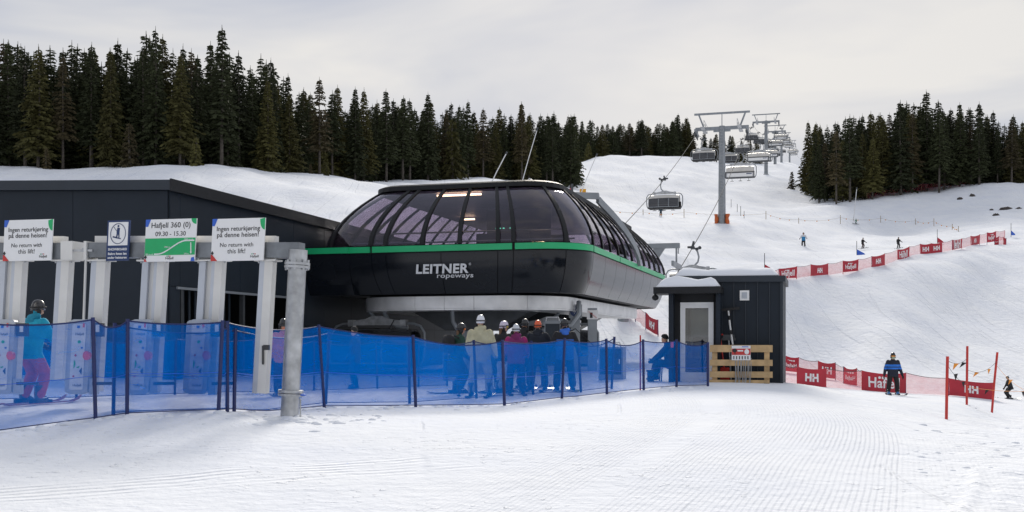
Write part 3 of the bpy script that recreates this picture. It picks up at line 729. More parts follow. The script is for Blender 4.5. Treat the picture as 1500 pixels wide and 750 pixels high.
# ------------------------------------------------------------------ chairs
def make_chair():
    t = thing('lift_chair', 'x', 'lift chair', (0, 0, 0), 0, 'bubble chairs hanging on the chairlift')
    g = MB(); g.box((0, 0, 0), (.24, .62, .2)); g.box((-.22, .1, .05), (.3, .16, .14)); g.bar((0, -.2, .05), (.12, -.42, .4), .12, .12); g.bar((.05, .15, -.05), (.45, .3, .02), .09, .09); g.tube([(.45, .24, .02), (.45, .36, .02)], .12, 8); g.box((.3, -.1, -.1), (.2, .3, .16))
    g.build('grip', M['dark_steel'], t)
    h = MB(); h.tube([(.18, 0, -.05), (.34, 0, -.3), (.42, 0, -.65), (.36, 0, -.98), (.18, 0, -1.18), (0, 0, -1.3)], [.055, .06, .06, .06, .065, .07], 8); h.build('hanger', M['lift_grey'], t, smooth=True)
    y = MB(); y.prism([(-1.15, -1.52), (1.15, -1.52), (1.1, -1.38), (.45, -1.28), (.2, -1.18), (-.2, -1.18), (-.45, -1.28), (-1.1, -1.38)], lambda x, z, tt: (x, tt, z), -.09, .09)
    for s in (-1, 1): y.box((s * 1.05, 0, -1.44), (.22, .26, .24))
    y.build('yoke', M['galvanised'], t)
    b = MB(); pts = []
    for s in (-1, 1):
        side = [(s * 1.0, -1.46), (s * 1.45, -1.47), (s * 1.7, -1.56), (s * 1.85, -1.8), (s * 1.86, -2.3), (s * 1.82, -2.75), (s * 1.68, -3.02)]
        pts = side if s < 0 else pts
        b.tube([(x, -.02, z) for x, z in side], .05, 8)
    b.tube([(-1.0, -.02, -1.46), (1.0, -.02, -1.46)], .045, 8); b.build('bail', M['lift_grey'], t, smooth=True)
    prof = [(-.42, -2.42), (-.46, -2.15), (-.36, -1.88), (-.1, -1.72), (.25, -1.70), (.55, -1.80), (.72, -2.05)]
    def sh(prof, hw, name, m, th=.04):
        xs = [-hw + 2 * hw * i / 6 for i in range(7)]; bul = lambda x: .06 * (1 - (x / hw) ** 2)
        o = [[(x, yy, z + bul(x)) for x in xs] for yy, z in prof]; i_ = [[(x * .985, yy * .94, z + bul(x) - th) for x in xs] for yy, z in prof]
        return MB().slab(o, i_).build(name, m, t, smooth=True)
    sh(prof, 1.56, 'hood', M['cream'])
    sh([(.74, -2.09), (.86, -2.35), (.88, -2.6), (.78, -2.9)], 1.54, 'visor', M['visor'])
    for x in (-1.53, -.52, .52, 1.53):
        f = MB(); f.bar((x, .78, -2.08), (x, .92, -2.6), .05, .04); f.bar((x, .92, -2.6), (x, .82, -2.92), .05, .04); f.build('visor_bar', M['lift_grey'], t)
    f = MB(); f.bar((-1.55, .82, -2.93), (1.55, .82, -2.93), .06, .06); f.build('visor_rail', M['lift_grey'], t)
    bk_ = MB(); bk_.box((0, -.44, -2.72), (3.16, .06, .56)); bk_.build('backrest', M['seat_grey'], t)
    rr = MB(); rr.box((0, -.46, -3.03), (3.24, .1, .09)); rr.box((0, -.47, -2.42), (3.2, .08, .1)); rr.build('back_rail', M['dark_steel'], t)
    pn = MB(); pn.box((0, -.475, -2.72), (2.9, .012, .42)); pn.build('back_panel', M['white_paint'], t)
    lg = MB(); lg.box((1.05, -.485, -2.62), (.62, .006, .10)); lg.build('logo_plate', M['sign_navy'], t)
    for k in range(6):
        se = MB(); x = -1.4 + k * .56; se.box((x, .02, -2.95), (.52, .82, .12)); se.box((x, -.36, -2.62), (.52, .1, .6)); se.build('seat', M['black_rubber'], t)
    for x in (-.95, 0, .95):
        fr = MB(); fr.bar((x, .3, -3.0), (x, .55, -3.28), .04, .04); fr.bar((x - .2, .55, -3.28), (x + .2, .55, -3.28), .05, .05); fr.build('footrest', M['dark_steel'], t)
    return t
proto = make_chair(); used = [False]
def put_chair(d, side, label, zoff=0, group=None, swing=0):
    t = proto if not used[0] else copy_tree(proto); used[0] = True
    q = line_pt(d, side * GA); t.location = (q.x, q.y, rope_z(d) - .04 + zoff)
    t.rotation_euler = (0, 0, -SA + (math.pi if side < 0 else 0) + swing); t['label'] = label
    if group: t['group'] = group
    return t
put_chair(109, -1, 'descending bubble chair with dark visor, lowest on the left rope')
put_chair(75, 1, 'ascending chair just behind the booth roof, only frame and hood visible')
put_chair(125, 1, 'ascending chair with pale back panel beside the nearest lift tower')
put_chair(150, -1, 'descending chair passing just behind the mast of the nearest tower, on its left')
put_chair(168, 1, 'ascending chair with pale back panel, second one right of the nearest tower')
put_chair(178, 1, 'ascending chair close behind another, both right of the nearest tower')
put_chair(196, -1, 'descending chair seen just right of the nearest tower mast')
def row_label(d, up):
    k = sum(d > q for q in (280, 352, 430, 600)); w = ('nearest and second', 'second and third', 'third and fourth', 'fourth and topmost')[k]
    nth[(k, up)] = nth.get((k, up), 0) + 1
    return '%s far %s chair between the %s lift towers' % (('first', 'next', 'third')[nth[(k, up)] - 1], 'ascending' if up else 'descending', w)
nth = {}
for d in (236, 272, 312, 345, 392, 452, 520, 585): put_chair(d, -1, row_label(d, False))
for d in (214, 252, 296, 334, 375, 415, 470, 530, 580): put_chair(d, 1, row_label(d, True))
# chairs loading inside the station
for (u, v, rz, lb) in ((-3.3, 2.2, 1.0, 'bubble chair turning under the left side of the station'), (2.6, 5.2, .25, 'chair leaving the station behind the queue, right of the column')):
    t = copy_tree(proto); q = ST0 + LU * u + LD_ * v
    t.location = (q.x, q.y, 3.62); t.rotation_euler = (0, 0, -SA + rz * 0 + (math.pi if u < 0 else 0)); t['label'] = lb; t['group'] = 'chairs loading in the station'
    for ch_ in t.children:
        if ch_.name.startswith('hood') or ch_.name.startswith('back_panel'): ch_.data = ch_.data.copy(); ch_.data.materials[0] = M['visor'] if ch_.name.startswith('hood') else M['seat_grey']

# orange mats around the nearest tower
c = line_pt(140); 
for s, lb in ((-1, 'orange crash mat on the left side of the nearest lift tower'), (1, 'orange crash mat on the right side of the nearest lift tower')):
    z0 = G1(c.x, c.y - .6)
    mb = MB(); hgt = 1.9
    rings = []
    for i in range(9):
        z = -.1 + hgt * i / 8; w = .27 + .05 * math.sin(i * 1.7 + s); lean = s * (.06 * math.sin(i * .9) + .12 * max(0, (2 - i)) / 2)
        rings.append([(s * .72 + lean + w * math.cos(a) * .95, -.1 + .5 * math.sin(a), z) for a in [2 * math.pi * k / 12 for k in range(12)]])
    mb.loft(rings); o = mb.build('crash_mat', M['orange_pad'], None, smooth=True); o.location = (c.x, c.y, z0); o.rotation_euler = (0, 0, -SA)
    tag(o, lb, 'crash mat', 'orange mats at the tower foot')

# ------------------------------------------------------------------ operator booth
KA = R(16)
kc = P(1145, 560, 27.6)                                   # front right corner
KW, KD, KH = 2.84, 2.7, 2.78
kz = .40
booth = thing('operator_booth', 'small dark panelled operator booth with snow on its roof', 'hut', (kc.x, kc.y, kz), -KA)
cb = MB(); cb.box((-KW / 2, KD / 2 + .03, KH / 2 - .2), (KW - .1, KD - .06, KH - .1 + .4)); cb.build('core', M['dark_gap'], booth)
np_ = 5; pw = (KW - 1.32) / np_
def kpan(x0, x1, z0, z1, y=0.0, th=.035):
    b = MB(); b.box(((x0 + x1) / 2, y + .01, (z0 + z1) / 2), (x1 - x0 - .012, th, z1 - z0)); return b.build('wall_panel', M['cladding'], booth)
for i in range(np_): kpan(-pw * (i + 1), -pw * i, -.3, KH - .12)
for i in range(1, np_ + 1):
    s_ = MB(); s_.box((-pw * i, -.02, KH / 2 - .2), (.022, .035, KH + .12)); s_.build('seam', M['cladding_trim'], booth)
for i in range(4): kpan(-KW + i * .33, -KW + (i + 1) * .33, 2.3, KH - .12)
for i in range(7):
    b = MB(); b.box((.012, .19 + i * .385, KH / 2 - .2), (.035, .37, KH + .15)); b.build('wall_panel', M['cladding'], booth)
b = MB(); b.box((0, -.01, KH / 2 - .2), (.07, .07, KH + .16)); b.build('corner_trim', M['cladding_trim'], booth)
rfm = MB(); rfm.prism([(-KW - .05, KH - .1), (.1, KH - .14), (.1, KH + .02), (-KW - .05, KH + .06)], lambda x, z, t: (x, t, z), -.1, KD + .1); rfm.build('roof', M['cladding_trim'], booth)
# porch around the door, with canopy
pr = MB(); pr.box((-KW + .06, -.32, 1.0), (.12, .66, 2.8)); pr.build('porch_wall', M['cladding'], booth)
pr = MB(); pr.box((-KW + 1.27, -.32, 1.0), (.10, .66, 2.8)); pr.build('porch_wall', M['cladding'], booth)
pr = MB(); pr.box((-KW + .2, -.3, 1.1), (.18, .05, 2.6)); pr.build('door_surround', M['black_trim'], booth)
pr = MB(); pr.box((-KW + 1.18, -.3, 1.1), (.1, .05, 2.6)); pr.build('door_surround', M['black_trim'], booth)
pr = MB(); pr.box((-KW + .67, -.3, 2.27), (1.1, .05, .3)); pr.build('door_surround', M['black_trim'], booth)
cn = MB(); cn.box((-KW + .50, -.35, 2.42), (1.72, 1.1, .17)); cn.build('canopy', M['black_trim'], booth)
lp = MB(); lp.ell((-KW - .33, -.75, 2.24), (.09, .09, .08), 8, 5); lp.box((-KW - .33, -.75, 2.32), (.06, .06, .06)); lp.build('canopy_lamp', M['black_trim'], booth)
dx0, dx1, dz0, dz1 = -KW + .27, -KW + 1.13, -.05, 2.12
dr = thing('door', None, None); dr.parent = booth
dm = MB()
for (a, bb, c_, e) in ((dx0, dx0 + .13, dz0, dz1), (dx1 - .13, dx1, dz0, dz1), (dx0 + .13, dx1 - .13, dz1 - .15, dz1), (dx0 + .13, dx1 - .13, dz0, dz0 + .34)):
    dm.box(((a + bb) / 2, -.33, (c_ + e) / 2), (bb - a, .06, e - c_))
bpy.data.objects.remove(dr)
dr = dm.build('door', M['white_paint'], booth)
gm = MB(); gm.box(((dx0 + dx1) / 2, -.33, 1.13), (dx1 - dx0 - .26, .012, dz1 - dz0 - .49)); gm.build('pane', M['door_glass'], dr)
hm = MB(); hm.box((dx0 + .06, -.38, 1.0), (.03, .05, .14)); hm.bar((dx0 + .06, -.4, 1.03), (dx0 + .18, -.4, 1.03), .02, .02); hm.build('handle', M['pale_steel'], dr)
im = MB(); im.box(((dx0 + dx1) / 2 + .12, -.1, .95), (.5, .1, .5)); im.box(((dx0 + dx1) / 2 - .22, -.16, 1.5), (.05, .06, 1.3)); im.build('desk', M['reader'], booth)
iw = MB(); iw.box(((dx0 + dx1) / 2, -.03, 1.3), (.75, .02, 1.3)); iw.build('inner_panel', M['housing_white'], booth)
st_ = MB(); st_.box((-KW + .7, -.55, -.12), (1.1, .5, .12)); st_.build('door_step', M['galvanised'], booth)
vt = MB(); vt.box((-KW + 1.9, -.03, 2.30), (.24, .05, .26)); v_ = vt.build('vent', M['white_paint'], booth)
vt = MB(); vt.box((-KW + 1.9, -.058, 2.30), (.14, .01, .16)); vt.build('grille', M['housing_grey'], v_)
red_l = MB(); red_l.box((-KW + .1, -.68, 1.02), (.07, .07, .16)); red_l.build('warning_light', M['button'], booth)
def snow_slab(x0, x1, y0, y1, z0, h, seed, name='roof_snow'):
    nx, ny = 16, 9; o = []; i_ = []
    for j in range(ny):
        ro = []; ri = []
        for i in range(nx):
            fx, fy = i / (nx - 1), j / (ny - 1); x = x0 + (x1 - x0) * fx; y = y0 + (y1 - y0) * fy
            e = min(fx, 1 - fx) * (x1 - x0); g = min(fy, 1 - fy) * (y1 - y0)
            k = min(1, (e / .22)) ** .5 * min(1, (g / .22)) ** .5
            n_ = mnoise.noise((x * 1.7, y * 1.7, seed)) * .08 + mnoise.noise((x * 5, y * 5, seed)) * .02
            ro.append((x + n_ * .3, y, z0 + .02 + k * (h + n_))); ri.append((x, y, z0))
        o.append(ro); i_.append(ri)
    return MB().slab(o, i_).build(name, M['snow'], booth, smooth=1)
snow_slab(-KW + .05, -.08, .02, KD, KH + .035, .20, 2.0)
snow_slab(-KW - .30, -KW + 1.3, -.84, -.04, 2.5, .24, 5.0)

# things by the booth ------------------------------------------------
def kw(x, y, z): return Vector((kc.x, kc.y, kz)) + Matrix.Rotation(-KA, 3, 'Z') @ Vector((x, y, z))
bo = kw(-.98, -.75, 0); bo.z = G1(bo.x, bo.y)
rack = thing('wooden_barrier', 'low barrier of pale timber planks in front of the dark booth', 'barrier', bo, -R(12))
for z in (.20, .50, .86):
    b = MB(); b.box((0, -.06, z), (1.56, .05, .155 if z < .8 else .18)); b.build('plank', M['wood'], rack)
b = MB(); b.box((-.05, -.02, .02), (1.5, .1, .08)); b.build('plank', M['wood'], rack)
for x in (-.66, .64):
    b = MB(); b.box((x, .02, .40), (.13, .1, 1.1)); b.build('post', M['wood'], rack)
for x in (.72,):
    b = MB(); b.box((x, .3, .86), (.06, .6, .17)); b.build('plank', M['wood'], rack)
def holder():
    t = thing('notice_board', 'small red and white notice fixed on the timber barrier', 'sign', bo + Matrix.Rotation(-R(12), 3, 'Z') @ Vector((0.0, -.11, .75)), -R(12))
    b = MB(); b.box((0, 0, 0), (.47, .02, .37)); b.build('board', M['sign_white'], t)
    b = MB(); b.box((0, -.013, .03), (.46, .006, .16)); b.build('red_band', M['sign_red'], t)
    b = MB(); b.ell((-.16, -.02, .06), (.06, .004, .05), 8, 4); b.box((-.15, -.02, .0), (.02, .006, .07)); b.build('black_mark', M['letter_black'], t)
    b = MB(); b.ell((.14, -.02, .03), (.06, .004, .07), 8, 4); b.build('white_mark', M['letter_white'], t)
    b = MB(); b.box((-.02, -.02, .055), (.14, .006, .035)); b.build('white_bar', M['letter_white'], t)
    b = MB(); b.box((.1, -.013, .155), (.16, .006, .02)); b.build('blue_bar', M['sign_blue'], t)
    for k in range(6):
        b = MB(); b.box((-.18 + k * .07, -.013, -.12), (.025, .006, .08)); b.build('pictogram', M['letter_black'], t)
holder()
for i, (x, lb) in enumerate(((-.13, 'leftmost'), (-.06, 'second'), (.02, 'third'), (.12, 'fourth'), (.2, 'rightmost'))):
    b = MB(); o = bo + Matrix.Rotation(-R(12), 3, 'Z') @ Vector((x, -.1, 0))
    b.tube([(0, .02, .62), (-.01, -.01, .3), (.02 * ((i % 3) - 1), -.03, .0)], .010, 6); b.tube([(.05, .02, .62), (.045, -.02, .3), (.03 * ((i % 3) - 1) + .02, -.03, 0)], .008, 6)
    h = b.build('hanging_cable', M['galvanised']); h.location = o
    tag(h, lb + ' grey steel cable hanging below the red notice on the barrier', 'cable', 'cables below the notice')
w0 = kw(-1.42, -.06, 0)
def tool(name, label, cat, loc, parts):
    t = thing(name, label, cat, loc, -KA)
    for nm_, mb, m_ in parts: mb.build(nm_, m_, t)
    return t
zt = G1(w0.x, w0.y)
b1 = MB(); b1.tube([(.34, -.55, 0), (.26, -.40, .6)], .02, 6); b1b = MB(); b1b.tube([(.26, -.40, .6), (.12, -.12, 1.45), (.07, -.05, 1.86)], .024, 6)
b2 = MB(); b2.box((.05, -.06, 1.88), (.62, .05, .07), Matrix.Rotation(-R(6), 3, 'Y')); b2.bar((-.02, -.06, 1.86), (.09, -.07, 1.72), .02, .02); b2.bar((.14, -.06, 1.86), (.09, -.07, 1.72), .02, .02)
b3 = MB()
for k in (.2, .5, .8): b3.tube([Vector((.26, -.40, .6)).lerp(Vector((.07, -.05, 1.86)), k), Vector((.26, -.40, .6)).lerp(Vector((.07, -.05, 1.86)), k + .08)], .03, 6)
tool('snow_rake', 'wide black snow rake on a white pole leaning against the booth', 'rake', Vector((w0.x, w0.y, zt)), (('handle', b1, M['galvanised']), ('pole', b1b, M['white_paint']), ('rake_head', b2, M['black_rubber']), ('grip_tape', b3, M['black_rubber'])))
b1 = MB(); b1.tube([(.10, -.45, .12), (-.06, -.12, 1.22)], .022, 6); b1.tube([(-.14, -.12, 1.22), (.02, -.12, 1.22)], .022, 6)
b2 = MB(); b2.box((-.02, -.36, .17), (.44, .05, .40), Matrix.Rotation(R(14), 3, 'X'))
tool('snow_shovel', 'red snow shovel with T handle leaning behind the barrier', 'shovel', Vector((w0.x - .08, w0.y, zt)), (('handle', b1, M['pole_red']), ('blade', b2, M['pole_red'])))
b1 = MB(); b1.tube([(.14, -.3, .05), (.06, -.06, 1.10)], .02, 6)
b2 = MB(); b2.box((.06, -.07, 1.1), (.36, .04, .06)); b2.box((.06, -.06, 1.17), (.3, .04, .1))
tool('push_broom', 'grey handled scraper with dark head up beside the red shovel', 'scraper', Vector((w0.x + .02, w0.y, zt)), (('handle', b1, M['galvanised']), ('head', b2, M['dark_steel'])))

# ------------------------------------------------------------------ ticket gates under the steel beam
LEAN = .058
GD0, GD1 = 16.9, 18.2                                     # beam depth at the right post and at the far left
def gate_d(px): return GD0 + (GD1 - GD0) * (430 - px) / 460
def gp(px, py, dd=0): return P(px, py, gate_d(px) + dd)
GDIR = (gp(-30, 365) - gp(430, 365)); GDIR.z = 0; GYAW = math.atan2(-GDIR.y, -GDIR.x)
base = ray_ground(424, 612)
pd = base.y
post_top = P(437, 357, pd)
frame = thing('gate_frame', 'galvanised steel post and overhead beam carrying the ticket gates', 'gate frame', (base.x, base.y, base.z))
def loc(v): return Vector(v) - Vector(base)
axis = (loc(post_top)).normalized()
b = MB(); b.tube([axis * -.5, axis * 2.44], .142, 24); b.build('post', M['galvanised'], frame, smooth=True)
b = MB(); b.tube([axis * .40, axis * .44], .20, 20); b.tube([axis * .345, axis * .385], .20, 20); b.build('flange', M['galvanised'], frame)
b = MB(); b.tube([axis * 2.42, axis * 2.46], .20, 20); b.tube([axis * 2.37, axis * 2.41], .20, 20)
for k in range(8):
    a = k * math.pi / 4; b.tube([axis * 2.34 + Vector((.175 * math.cos(a), .175 * math.sin(a), 0)), axis * 2.5 + Vector((.175 * math.cos(a), .175 * math.sin(a), 0))], .018, 6)
b.build('flange', M['galvanised'], frame)
el = MB(); el.tube([axis * 2.46, axis * 2.66], .15, 24); el.build('elbow', M['galvanised'], frame, smooth=True)
def beam(px0, px1, y0, y1, depth, m_, name, dd=0):
    a, c_ = gp(px0, (y0 + y1) / 2, dd), gp(px1, (y0 + y1) / 2, dd); hgt = abs(y1 - y0) / F * (a.y + c_.y) / 2
    mb = MB(); mb.bar(loc(a), loc(c_), depth, hgt); return mb.build(name, m_, frame)
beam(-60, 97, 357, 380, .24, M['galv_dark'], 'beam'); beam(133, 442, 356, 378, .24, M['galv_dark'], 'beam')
beam(-60, 97, 346.5, 356, .12, M['column_white'], 'cable_duct', .03); beam(142, 406, 346, 356, .12, M['column_white'], 'cable_duct', .03)
for x in (106, 133):
    a = gp(x, 368); mb = MB(); mb.box(loc(a), (.22 if x < 110 else .05, .32, .31), GYAW); mb.build('end_plate', M['column_white'], frame)
mb = MB(); mb.bar(loc(gp(98, 366.5, -.14)), loc(gp(136, 367, -.14)), .035, .035); mb.tube([loc(gp(122, 366, -.14)), loc(gp(129, 366, -.14))], .035, 8); mb.build('coupling_rod', M['galvanised'], frame)
mb = MB(); mb.tube([loc(gp(126, 372)), loc(gp(122.5, 470))], .022, 6); mb.build('drop_pipe', M['column_white'], frame)
# chain on the post
mb = MB()
for k in range(9): mb.ell(loc(P(440, 586 + k * 3.2, pd - .15)), (.016, .016, .022), 6, 4)
mb.build('chain', M['galvanised'], frame)
mb = MB(); mb.ell(loc(P(444, 578.5, pd - .15)), (.05, .05, .02), 8, 4); mb.build('padlock', M['sign_blue'], frame)
mb = MB(); mb.bar(loc(P(440, 469, pd + .08)), loc(P(444.5, 457, pd + .08)), .04, .03); mb.build('clip', M['black_rubber'], frame)

def column_at(px_t, wpx, ytop, ybot, lean=LEAN):
    """leaning hanging column; returns centre-top, direction, width"""
    top = gp(px_t, ytop); bot = gp(px_t - lean * (ybot - ytop), ybot); return top, bot
def build_column(parent, o, px_t, wpx, ytop, ybot, double):
    top = gp(px_t, ytop) - o; bot = gp(px_t - LEAN * (ybot - ytop), ybot) - o; d = gate_d(px_t); w = wpx / F * d
    rot = Matrix.Rotation(GYAW, 3, 'Z'); up = (top - bot).normalized(); xx = rot @ Vector((1, 0, 0)); yy = xx.cross(up) * -1
    def strip(x0, x1, th, m_, name='column', yo=0):
        ax = top + xx * (x0 + x1) / 2 + yy * yo; bx_ = bot + xx * (x0 + x1) / 2 + yy * yo
        mb = MB(); mb.bar(bx_, ax, x1 - x0, th, 0, tuple(yy)); return mb.build(name, m_, parent)
    if double:
        strip(-w / 2, -w * .22, .14, M['column_blue']); strip(-w * .215, w * .04, .09, M['column_white'], 'cable_cover', .03); strip(.045 * w, w * .18, .14, M['column_blue']); strip(w * .185, w / 2, .15, M['column_white'])
    else:
        strip(-w / 2, -w * .12, .14, M['column_blue']); strip(-w * .115, w / 2, .15, M['column_white'])
    mb = MB(); mb.box(top + Vector((0, 0, .012)), (w + .14, .26, .024), GYAW); mb.build('top_plate', M['column_white'], parent)
    for s in (-1, 1):
        mb = MB(); mb.tube([top + xx * s * (w / 2 + .03) + Vector((0, -.08, -.03)), top + xx * s * (w / 2 + .03) + Vector((0, -.08, .06))], .014, 6); mb.build('bolt', M['galvanised'], parent)
def ticket_gate(label, px_t, wpx, double, hpx, yh0=468, yh1=577):
    o = gp(hpx, 590); o.z = G1(o.x, o.y)
    t = thing('ticket_gate', label, 'ticket gate', o, 0, 'ticket gates hanging from the beam')
    build_column(t, o, px_t, wpx, 383, yh1 - 4, double)
    d = gate_d(hpx) - .30; s = d / F
    top = P(hpx + 3, yh0, d) - o; bot = P(hpx - 3, yh1, d) - o; H = (yh1 - yh0) * s; w = 30 * s
    lean = lambda z: (z - bot.z) / H * (top.x - bot.x)
    cx, cz = bot.x, (top.z + bot.z) / 2
    def plate(w_, h_, r_, y0, y1, ox, m_, name, par=t, oz=0):
        mb = MB(); mb.prism(rrect(w_, h_, r_), lambda x, z, tt: (cx + x + ox + lean(cz + z + oz), bot.y + tt, cz + z + oz), y0, y1); return mb.build(name, m_, par)
    hb = plate(w * .95, H * .985, .07, .03, .16, -.10, M['housing_grey'], 'housing_back')
    h = plate(w, H, .06, -.10, .03, 0, M['housing_grey'], 'housing')
    plate(w * .66, H * .88, .03, -.112, -.10, -.015, M['housing_white'], 'face_plate', h)
    def mark(fn_poly, x, z, m_, name='mark'):
        mb = MB(); mb.prism(fn_poly, lambda a, b_, tt: (cx + x * .8 + a * .68 + lean(cz + z + b_ * .68), bot.y + tt, cz + z + b_ * .68), -.122, -.112); mb.build(name, m_, h)
    circ = lambda r_: [(r_ * math.cos(2 * math.pi * k / 14), r_ * math.sin(2 * math.pi * k / 14)) for k in range(14)]
    mark(circ(.036), 0.0, H * .20, M['sign_green']); mark([(-.02, -.02), (.02, -.02), (.02, .02), (-.02, .02)], .06, H * .12, M['sign_blue'])
    mark([(-.03, 0), (0, -.035), (.03, 0), (0, .035)], -.06, H * .02, M['sign_red'])
    mark([(0, .1), (.03, .06), (.035, 0), (.02, -.06), (0, -.1)], -.085, -H * .10, M['sign_green'])
    mark([(-.03, 0), (.03, .08), (.03, -.08)], .055, -H * .19, M['sign_navy'])
    mark([(-.02, -.02), (.02, -.02), (.02, .02), (-.02, .02)], -.08, -H * .26, M['sign_red'])
    mark([(-.04, 0), (.01, -.02), (.04, .03), (0, .015)], .0, -H * .14, M['sign_green'])
    mark([(-.03, -.03), (.03, -.03), (.03, .03), (-.03, .03)], -.03, H * .40, M['sign_blue']); mark([(-.02, -.05), (.02, -.05), (.02, .05), (-.02, .05)], .075, H * .42, M['button'])
    for zz in (.30, -.385):
        lt = letter('Hafjell', h, (cx + lean(cz + H * zz), bot.y - .113, cz + H * zz), width=.135)
    mb = MB(); mb.tube([(cx + w * .42 + lean(cz), bot.y - .16, cz + .02), (cx + w * .42 + lean(cz), bot.y - .06, cz + .02)], .055, 12); mb.v = [(x, y, cz + .02 + (z - cz - .02) * 1.35) for x, y, z in mb.v]; mb.build('button', M['button'], h)
    mb = MB(); mb.box((cx + w * .78 + lean(cz + H * .42), bot.y - .02, cz + H * .36), (.17, .1, .22)); r_ = mb.build('card_reader', M['reader'], t)
    mb = MB(); mb.box((cx + w * .80 + lean(cz + H * .42), bot.y - .075, cz + H * .38), (.06, .01, .12)); mb.build('screen', M['housing_white'], r_)
    mb = MB(); mb.box((cx + w * .72, bot.y - .0, cz - H * .40), (.12, .14, .26)); a_ = mb.build('arm_hub', M['housing_grey'], t)
    mb = MB(); mb.bar((cx + w * .72, bot.y - .05, cz - H * .36), (cx + w * .72 + .36, bot.y - .05, cz - H * .355), .045, .05); mb.build('turnstile_arm', M['reader'], a_)
    return t
ticket_gate('ticket gate cut by the left picture edge, under a white sign', 20, 40, True, 8)
ticket_gate('ticket gate hanging below the blue snowboard sign', 148, 24, False, 119)
ticket_gate('ticket gate hanging below the sign with green slope chart', 228, 36, True, 208)
ticket_gate('ticket gate hanging below the rightmost white sign', 312, 37, True, 293)
def plain_column(label, px_t, wpx, yb):
    o = gp(px_t - 18, 590); o.z = G1(o.x, o.y)
    t = thing('gate_column', label, 'column', o, 0, 'plain columns under the beam'); build_column(t, o, px_t, wpx, 383, yb, False)
    return t, o
plain_column('plain white hanging column beside the skier in teal', 96, 21, 556)
t, o = plain_column('plain white hanging column nearest the galvanised post', 393, 21, 576)
mb = MB(); a = gp(386, 520, -.06) - o; mb.box(a, (.03, .1, .3)); mb.box(a + Vector((.05, 0, .12)), (.09, .08, .08)); mb.build('sensor_box', M['reader'], t)

# signs on the beam -------------------------------------------------
SH = .055
def sign_root(name, label, x0, x1, y0, y1):
    cxp, cyp = (x0 + x1) / 2, (y0 + y1) / 2
    c_ = P(cxp, cyp, gate_d(cxp) - .20); s = c_.y / F; w, h = (x1 - x0) * s, (y1 - y0) * s
    return thing(name, label, 'sign', c_, GYAW), w, h
def plate(par, poly, t0, t1, m_, name):
    mb = MB(); mb.prism(poly, lambda x, z, t: (x + SH * z, t, z), t0, t1); return mb.build(name, m_, par)
def rect(x0, z0, x1, z1): return [(x0, z0), (x1, z0), (x1, z1), (x0, z1)]
def corner_art(t, w, h, big=True):
    k = h
    plate(t, [(-w / 2, h / 2), (-w / 2 + .13 * k, h / 2), (-w / 2 + .06 * k, h / 2 - .17 * k), (-w / 2, h / 2 - .17 * k)], -.018, -.012, M['sign_blue'], 'corner_mark')
    r_ = .25 * k if big else .13 * k
    if big: pts = [(w / 2, h / 2)] + [(w / 2 + r_ * .5 * math.cos(R(a)), h / 2 - .03 * k + r_ * math.sin(R(a))) for a in range(180, 271, 15)] + [(w / 2, h / 2 - .03 * k - r_)]
    else: pts = [(w / 2, h / 2)] + [(w / 2 + r_ * math.cos(R(a)), h / 2 + r_ * math.sin(R(a))) for a in range(180, 271, 15)]
    plate(t, pts, -.018, -.012, M['sign_green'], 'corner_mark')
    q = .17 * k if big else .07 * k
    plate(t, [(-w / 2, -h / 2), (-w / 2 + q, -h / 2), (-w / 2 + .02, -h / 2 + q * .9), (-w / 2, -h / 2 + q * .9)], -.018, -.012, M['sign_red'], 'corner_mark')
    plate(t, [(-w / 2 + .03 * k, -h / 2 + q * .8), (-w / 2 + .07 * k, -h / 2 + q * .8 + .05 * k), (-w / 2 + .03 * k, -h / 2 + q * .8 + .1 * k), (-w / 2 + .0 * k, -h / 2 + q * .8 + .05 * k)], -.019, -.0125, M['letter_black'], 'corner_mark')
def tx(t, s, x, z, width=None, height=None, m_=None, bold=0.0):
    return letter(s, t, (x + SH * z, -.0135, z), width=width, height=height, mt=m_, bold=bold, shear=SH)
def no_return(label, x0, x1, y0, y1):
    t, w, h = sign_root('information_sign', label, x0, x1, y0, y1)
    plate(t, rect(-w / 2, -h / 2, w / 2, h / 2), -.012, .012, M['sign_white'], 'board'); corner_art(t, w, h)
    tx(t, 'Ingen returkj\u00f8ring', 0, .245 * h, width=.82 * w, bold=.008); tx(t, 'p\u00e5 denne heisen!', -.005, .10 * h, width=.79 * w, bold=.008)
    tx(t, 'No return with', -.02 * w, -.12 * h, width=.63 * w); tx(t, 'this lift!', -.02 * w, -.27 * h, width=.34 * w)
    tx(t, 'Hafjell', .33 * w, -.41 * h, width=.155 * w)
    for i, m_ in enumerate(('sign_green', 'sign_navy', 'sign_red')): plate(t, rect((.27 + i * .03) * w, -.355 * h, (.29 + i * .03) * w, -.335 * h), -.016, -.012, M[m_], 'logo_dot')
no_return('white no return sign at the left picture edge', 1, 82, 322, 382)
no_return('white no return sign right of the green slope chart sign', 307, 391, 320, 382)
t, w, h = sign_root('snowboard_sign', 'narrow dark blue sign with snowboarder pictogram on the beam', 155, 192, 323, 382)
plate(t, rect(-w / 2, -h / 2, w / 2, h / 2), -.012, .012, M['sign_navy'], 'board')
plate(t, rect(-.43 * w, -.12 * h, .43 * w, .455 * h), -.018, -.012, M['sign_white'], 'white_field')
ring = [(.33 * w * math.cos(2 * math.pi * k / 28), .17 * h + .25 * h * math.sin(2 * math.pi * k / 28)) for k in range(28)]
mb = MB(); mb.tube([(x + SH * z, -.02, z) for x, z in ring + ring[:1]], .006, 5); mb.build('ring', M['sign_navy'], t)
mb = MB()
f3 = lambda x, z, tt: (x * w + SH * z * h, tt, z * h)
